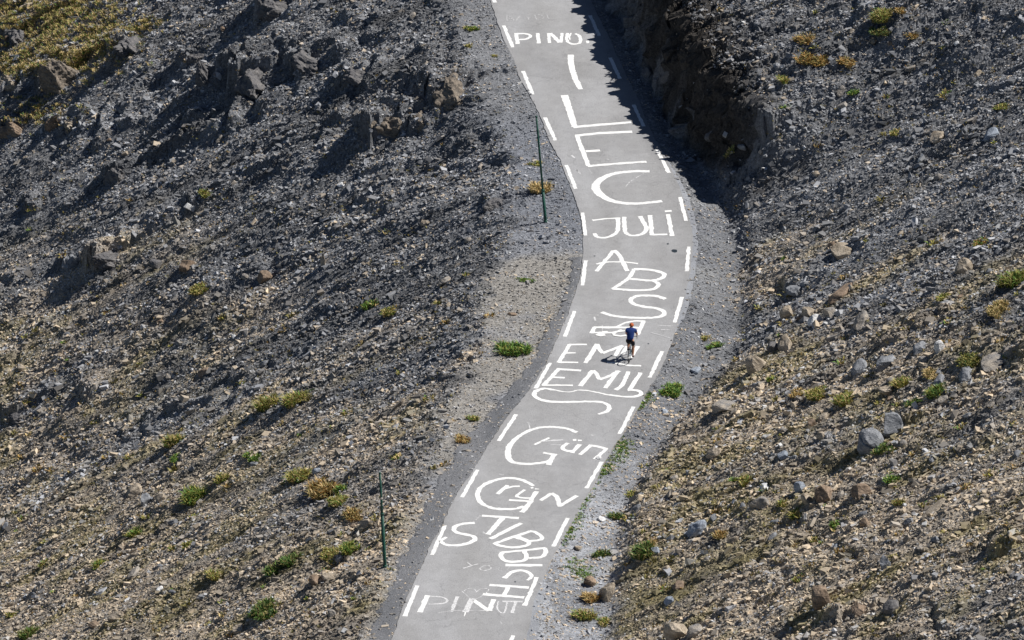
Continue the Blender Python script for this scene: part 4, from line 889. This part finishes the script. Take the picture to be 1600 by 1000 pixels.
def veg(x, y):
    if left_lim(y) < x < right_lim(y)+(0 if y > 300 else 150): return 0
    n = fbm(np.array([x/60.]), np.array([y/30.]), 3, 31)[0]; b = .25+.6*sst(300, 800, y) if x < 850 else .3+.5*sst(330, 560, y)*(1-.5*sst(820, 1000, y))
    return np.clip(b+1.6*n, .02, 1)
stuff('sparse_growth', rand_pts(3600, (0, 1600), (0, 1000), 33, veg), ['p_olive', 'p_yg', 'p_orange', 'p_olive'], 'thin yellow-brown growth scattered between the stones', .12, .10, 13, 34, .012)
WEED = [((946,672),(985,640),6),((960,715),(975,690),12),((925,750),(955,728),8),((890,810),(925,760),9),((880,850),(905,800),9),((890,880),(920,905),12),((985,640),(1020,615),8)]
def weeds(n, seed):
    g = np.random.default_rng(seed); P = []
    for a, b, r in WEED:
        for _ in range(n):
            t = g.random(); P.append((a[0]+(b[0]-a[0])*t+g.normal(0, r*.6), a[1]+(b[1]-a[1])*t+g.normal(0, r*.55)))
    P += [(968+g.normal(0, 9), 705+g.normal(0, 10)) for _ in range(45)]
    rx = np.interp([p[1] for p in P], [p[1] for p in RIGHT], [p[0] for p in RIGHT])
    return [p for p, r in zip(P, rx) if p[0] > r+3]
stuff('roadside_weeds', weeds(130, 41), ['p_lime', 'p_green', 'p_lime', 'p_yg'], 'fresh green weeds growing along the right road edge', .10, .085, 16, 42, .02)

# ------------------------------------------------------------------ snow poles
M['pole'] = plain('dark_green_pole_paint', (.014, .08, .058), .5, .5, 5, spec=.4)
M['polewhite'] = plain('pale_band', (.6, .55, .5), .6, .1, 6)
def tube(name, rings, mat, parent=None, n=16, cap=True):
    V = []; F = []
    for (x, y, z, r) in rings:
        for k in range(n): a = 2*math.pi*k/n; V.append((x+r*math.cos(a), y+r*math.sin(a), z))
    for i in range(len(rings)-1):
        for k in range(n): F.append((i*n+k, i*n+(k+1) % n, (i+1)*n+(k+1) % n, (i+1)*n+k))
    me_ = bpy.data.meshes.new(name); fs = list(F)
    if cap: fs += [tuple(range(n))[::-1], tuple((len(rings)-1)*n+k for k in range(n))]
    me_.from_pydata(V, [], fs); me_.materials.append(mat)
    for p in me_.polygons: p.use_smooth = len(p.vertices) == 4
    return link(name, me_, parent)
def snow_pole(base_px, top_px, joint, label, band):
    b = on_ground([base_px], 1)[0]; rt = rays([top_px])[0]
    # the top lies over the base in the vertical plane facing the road
    t = (b[1]-CAM[1])/rt[1]; top = CAM+rt*t; v = top-b
    e = bpy.data.objects.new('snow_pole', None); COL.objects.link(e); e.location = b
    tag(e, label, 'pole', 'green snow poles')
    def P(f): return v*f
    def rg(f, r): q = P(f); return (q[0], q[1], q[2], r)
    tube('lower_tube', [rg(-.05, .075), rg(0, .075), rg(joint, .072)], M['pole'], e)
    tube('upper_tube', [rg(joint-.01, .052), rg(.7, .050), rg(.985, .047)], M['pole'], e)
    tube('collar', [rg(joint-.012, .084), rg(joint+.012, .084)], M['pole'], e)
    tube('cap', [rg(.985, .053), rg(.997, .053), rg(1.0, .03)], M['pole'], e)
    if band: tube('pale_band', [rg(.715, .054), rg(.735, .054)], M['polewhite'], e)
    st = tube('foot_collar', [rg(-.02, .10), rg(.012, .10), rg(.018, .08)], M['pole'], e)
snow_pole((852.5,347), (838,181), .30, 'tall dark green snow pole on the upper verge beside JULI', False)
snow_pole((601.5,885), (593.5,738), .56, 'dark green snow pole with a pale band beside STIBBICH', True)

# ------------------------------------------------------------------ cyclist
for k, c, r in (('frame', (.22, .34, .42), .3), ('tyre', (.012, .012, .014), .8), ('rim', (.03, .03, .035), .35), ('metal', (.5, .5, .52), .3), ('blackp', (.02, .02, .022), .5),
                ('jersey', (.013, .038, .17), .8), ('shorts', (.012, .012, .018), .8), ('skin', (.50, .26, .16), .55), ('helmet', (.50, .13, .045), .45), ('shoe', (.03, .03, .05), .5), ('hair', (.05, .03, .02), .8), ('sock', (.6, .45, .45), .8), ('pocket', (.25, .42, .6), .8), ('bottle', (.7, .72, .75), .4)):
    M[k] = plain(k, c, r, .08, 6)
def bars(name, segs, mat, parent, n=10):
    """tapered round bars between points: (p, q, r0, r1)"""
    V = []; F = []
    for p, q, r0, r1 in segs:
        p = Vector(p); q = Vector(q); d = (q-p).normalized(); a = d.orthogonal().normalized(); b = d.cross(a); o = len(V)
        for c, r in ((p, r0), (q, r1)):
            for k in range(n): t = 2*math.pi*k/n; V.append(c+a*(r*math.cos(t))+b*(r*math.sin(t)))
        for k in range(n): F.append((o+k, o+(k+1) % n, o+n+(k+1) % n, o+n+k))
        F += [tuple(o+k for k in range(n))[::-1], tuple(o+n+k for k in range(n))]
    me_ = bpy.data.meshes.new(name); me_.from_pydata(V, [], F); me_.materials.append(mat); return link(name, me_, parent)
def ring(name, c, Rr, r, mat, parent, n=40, m=8, flat=1):
    V = []; F = []
    for i in range(n):
        a = 2*math.pi*i/n
        for j in range(m): t = 2*math.pi*j/m; q = Rr+r*math.cos(t); V.append((c[0]+r*flat*math.sin(t), c[1]+q*math.cos(a), c[2]+q*math.sin(a)))
    for i in range(n):
        for j in range(m): F.append((i*m+j, i*m+(j+1) % m, ((i+1) % n)*m+(j+1) % m, ((i+1) % n)*m+j))
    me_ = bpy.data.meshes.new(name); me_.from_pydata(V, [], F); me_.materials.append(mat)
    for p in me_.polygons: p.use_smooth = True
    return link(name, me_, parent)
ORG = Vector(road_pt([(983.2, 566)])[0]); HEAD = R(-9.5)
slope_q = Matrix.Rotation(HEAD, 4, 'Z')@Matrix.Rotation(math.atan(RA), 4, 'X')
bike = bpy.data.objects.new('bicycle', None); COL.objects.link(bike); bike.matrix_world = Matrix.Translation(ORG)@slope_q
tag(bike, 'blue-grey road bicycle with drop handlebar under the rider', 'bicycle')
WR = .34
for nm, yy in (('wheel', 0), ('wheel', .99)):
    e = bpy.data.objects.new(nm, None); COL.objects.link(e); e.parent = bike; e.location = (0, yy, WR)
    ring('tyre', (0, 0, 0), WR-.021, .021, M['tyre'], e); ring('rim', (0, 0, 0), WR-.038, .013, M['rim'], e, flat=.7)
    sp = []
    for k in range(20): a = 2*math.pi*k/20; s = 1 if k % 2 else -1; sp.append(((.028*s, 0, 0), (0, (WR-.045)*math.cos(a), (WR-.045)*math.sin(a)), .0012, .0012))
    bars('spokes', sp, M['metal'], e, 4); bars('hub', [((-.045, 0, 0), (.045, 0, 0), .018, .018)], M['metal'], e)
BB = (0, .41, .27); ST = (0, .27, .78); HT = (0, .86, .86); HB = (0, .90, .72); RH = (0, 0, WR); FH = (0, .99, WR)
fr = bars('frame', [(BB, ST, .016, .016), (ST, HT, .016, .018), (BB, HB, .022, .02), (HB, HT, .020, .020), ((.05, 0, WR), (.02, .39, .27), .010, .010), ((-.05, 0, WR), (-.02, .39, .27), .010, .010), ((.05, 0, WR), (.012, .275, .74), .008, .008), ((-.05, 0, WR), (-.012, .275, .74), .008, .008)], M['frame'], bike)
bars('fork', [((.035, .905, .70), (.05, .99, WR), .013, .009), ((-.035, .905, .70), (-.05, .99, WR), .013, .009), ((-.04, .905, .705), (.04, .905, .705), .014, .014)], M['frame'], bike)
bars('seat_post', [(ST, (0, .245, .90), .0135, .0135)], M['blackp'], bike)
V = []; F = []
prof = [(.10, .070, .93), (.14, .074, .935), (.20, .060, .932), (.27, .030, .93), (.36, .018, .928), (.385, .008, .922)]
for (yy, hw, zz) in prof:
    for t in (-1, -.6, 0, .6, 1): V.append((hw*t, yy, zz-.012*abs(t)**2)); 
    for t in (1, 0, -1): V.append((hw*t*.6, yy, zz-.035))
for i in range(len(prof)-1):
    for k in range(8): F.append((i*8+k, i*8+(k+1) % 8, (i+1)*8+(k+1) % 8, (i+1)*8+k))
F += [tuple(range(8))[::-1], tuple(40+k for k in range(8))]
me_ = bpy.data.meshes.new('saddle'); me_.from_pydata(V, [], F); me_.materials.append(M['blackp']); link('saddle', me_, bike)
bars('stem', [((0, .855, .89), (0, .94, .915), .016, .016), (HT, (0, .852, .90), .016, .016)], M['blackp'], bike)
hbs = [((-.21, .945, .915), (.21, .945, .915), .0135, .0135)]
for s in (-1, 1):
    pts = [(.21*s, .945, .915), (.212*s, 1.0, .912), (.214*s, 1.03, .885), (.216*s, 1.03, .84), (.218*s, 1.0, .80), (.22*s, .92, .79)]
    hbs += [(pts[i], pts[i+1], .0135, .0135) for i in range(5)]
hb = bars('handlebar', hbs, M['blackp'], bike)
for s in (-1, 1): bars('brake_lever', [((.213*s, 1.0, .925), (.213*s, 1.055, .955), .017, .014), ((.214*s, 1.06, .95), (.216*s, 1.075, .84), .008, .006)], M['blackp'], hb)
cs = bars('crankset', [((.075, .41, .27), (.085, .41, .10), .011, .009), ((-.075, .41, .27), (-.085, .41, .44), .011, .009), ((-.08, .41, .27), (.08, .41, .27), .018, .018)], M['metal'], bike)
ring('chainring', (.055, .41, .27), .09, .008, M['metal'], cs, 28, 6); ring('cassette', (.04, 0, WR), .04, .012, M['metal'], bike, 20, 6)
for s, zz in ((1, .10), (-1, .44)): bars('pedal', [((.09*s, .38, zz), (.15*s, .38, zz), .012, .012), ((.09*s, .44, zz), (.15*s, .44, zz), .012, .012), ((.085*s, .41, zz), (.15*s, .41, zz), .010, .010)], M['blackp'], cs)
bars('chain', [((.055, 0, WR+.04), (.055, .41, .355), .005, .005), ((.055, 0, WR-.04), (.055, .41, .185), .005, .005)], M['metal'], cs)
bt = bars('water_bottle', [((0, .49, .40), (0, .60, .53), .036, .036), ((0, .60, .53), (0, .615, .55), .02, .015)], M['bottle'], bike)

def skin(name, nodes, edges, mat, parent, roots=(0,), sub=2):
    me_ = bpy.data.meshes.new(name); me_.from_pydata([n[:3] for n in nodes], edges, []); me_.materials.append(mat)
    o = link(name, me_, parent); md = o.modifiers.new('skin', 'SKIN'); md.use_smooth_shade = True
    for i, n in enumerate(nodes):
        r = n[3]; f_ = {'body': 1.22, 'hair': 1.1}.get(name, 1.26); r = tuple(k*f_ for k in r) if isinstance(r, tuple) else r*f_; me_.skin_vertices[0].data[i].radius = (r if not isinstance(r, tuple) else r[0], r if not isinstance(r, tuple) else r[1])
        me_.skin_vertices[0].data[i].use_root = i in roots
    s = o.modifiers.new('sub', 'SUBSURF'); s.levels = sub; s.render_levels = sub
    return o
rider = bpy.data.objects.new('person', None); COL.objects.link(rider); rider.matrix_world = Matrix.Translation(ORG)@slope_q
tag(rider, 'cyclist in blue jersey, black shorts and orange helmet riding away uphill', 'person')
N = [(0, .27, 1.01, (.125, .10)),    # 0 pelvis
     (0, .36, 1.15, (.125, .095)), (0, .47, 1.28, (.145, .10)), (0, .58, 1.385, (.15, .085)), (0, .645, 1.445, .055), (0, .71, 1.475, .065), (0, .755, 1.53, (.078, .092)), (0, .765, 1.60, .055),
     (.155, .60, 1.385, .058), (.25, .72, 1.19, .044), (.245, .83, 1.085, .040), (.215, .955, .985, .025), (.214, .995, .965, (.036, .020)), (.214, 1.035, .965, (.036, .016)),   # right arm 8-13
     (-.155, .60, 1.385, .058), (-.25, .72, 1.19, .044), (-.245, .83, 1.085, .040), (-.215, .955, .985, .025), (-.214, .995, .965, (.036, .020)), (-.214, 1.035, .965, (.036, .016)),
     (.095, .29, .955, .092), (.115, .43, .76, .074), (.115, .50, .59, .053), (.115, .46, .44, .058), (.115, .38, .26, .040), (.115, .355, .165, .036), (.118, .42, .115, .034), (.12, .49, .115, .026),   # right leg 20-27
     (-.095, .29, .955, .092), (-.12, .47, .885, .076), (-.12, .62, .83, .056), (-.118, .545, .70, .058), (-.115, .44, .57, .040), (-.115, .385, .51, .036), (-.118, .42, .462, .034), (-.12, .49, .462, .026),
     (0, .825, 1.52, .020)]
E = [(0,1),(1,2),(2,3),(3,4),(4,5),(5,6),(6,7),(3,8),(8,9),(9,10),(10,11),(11,12),(12,13),(3,14),(14,15),(15,16),(16,17),(17,18),(18,19),
     (0,20),(20,21),(21,22),(22,23),(23,24),(24,25),(25,26),(26,27),(0,28),(28,29),(29,30),(30,31),(31,32),(32,33),(33,34),(34,35),(6,36)]
roots = [0]
for s, hnd in ((1, 13), (-1, 19)):      # four fingers curled over each hood, thumb leaving the inner side of the palm
    for f, (dx, ln) in enumerate(((-.026, .9), (-.009, 1.0), (.009, .95), (.025, .78))):
        b = len(N); x = .214*s+dx*s
        N += [(x, 1.025, .970, .0095), (x, 1.025+.035*ln, .962, .0088), (x, 1.03+.040*ln, .962-.030*ln, .008), (x, 1.03+.022*ln, .962-.048*ln, .007)]
        E += [(b, b+1), (b+1, b+2), (b+2, b+3)]; roots.append(b)
    b = len(N); N += [(.19*s, .985, .968, .012), (.172*s, 1.01, .955, .0105), (.178*s, 1.038, .935, .009)]; E += [(b, b+1), (b+1, b+2)]; roots.append(b)
skin('body', N, E, M['skin'], rider, roots)
skin('jersey', [(0, .25, 1.00, (.130, .115)), (0, .35, 1.14, (.140, .115)), (0, .46, 1.285, (.155, .120)), (0, .58, 1.405, (.160, .110)), (0, .635, 1.455, .075),
                (.17, .60, 1.40, .078), (.235, .685, 1.25, .062), (-.17, .60, 1.40, .078), (-.235, .685, 1.25, .062)],
     [(0,1),(1,2),(2,3),(3,4),(3,5),(5,6),(3,7),(7,8)], M['jersey'], rider)
skin('shorts', [(0, .30, 1.09, (.125, .10)), (0, .27, .985, (.150, .125)), (.10, .30, .93, .104), (.116, .43, .76, .086), (.117, .47, .68, .074), (-.10, .30, .94, .104), (-.121, .47, .888, .088), (-.121, .56, .855, .075)],
     [(0,1),(1,2),(2,3),(3,4),(1,5),(5,6),(6,7)], M['shorts'], rider)
for s, y0, zz in ((1, .33, .135), (-1, .345, .482)):
    skin('shoe', [(.118*s, y0, zz+.02, .044), (.119*s, y0+.07, zz-.008, .042), (.12*s, y0+.15, zz-.022, .040), (.12*s, y0+.20, zz-.024, .028)], [(0,1),(1,2),(2,3)], M['shoe'], rider)
    skin('sock', [(.115*s, y0+.02, zz+.05, .044), (.115*s, y0+.03, zz+.12, .046)], [(0,1)], M['sock'], rider)
# helmet: vented shell drawn back to a point
V, F = ICO2; V = V.copy(); V[:, 2] = np.where(V[:, 2] < -.25, -.25, V[:, 2]); tail = np.clip(-V[:, 1], 0, 1); V[:, 0] *= 1-.25*tail**2
ridge = .05*np.cos(V[:, 0]*14)*np.clip(V[:, 2]+.2, 0, 1); V *= (1+ridge)[:, None]; V = V*np.array([.108, .155, .125])
hm = link('helmet', mesh_np('helmet', V, F, M['helmet'], True), rider); hm.location = (0, .765, 1.555); hm.rotation_euler = (R(-18), 0, 0)
vt = bars('vent', [((s*.040, -.115, .070), (s*.034, .09, .100), .013, .013) for s in (-1, 0, 1)], M['blackp'], hm)
skin('hair', [(0, .69, 1.50, .052), (0, .695, 1.53, .06)], [(0, 1)], M['hair'], rider)
pk = bars('pocket', [((-.045, .285, 1.185), (.045, .285, 1.185), .030, .030)], M['pocket'], rider)
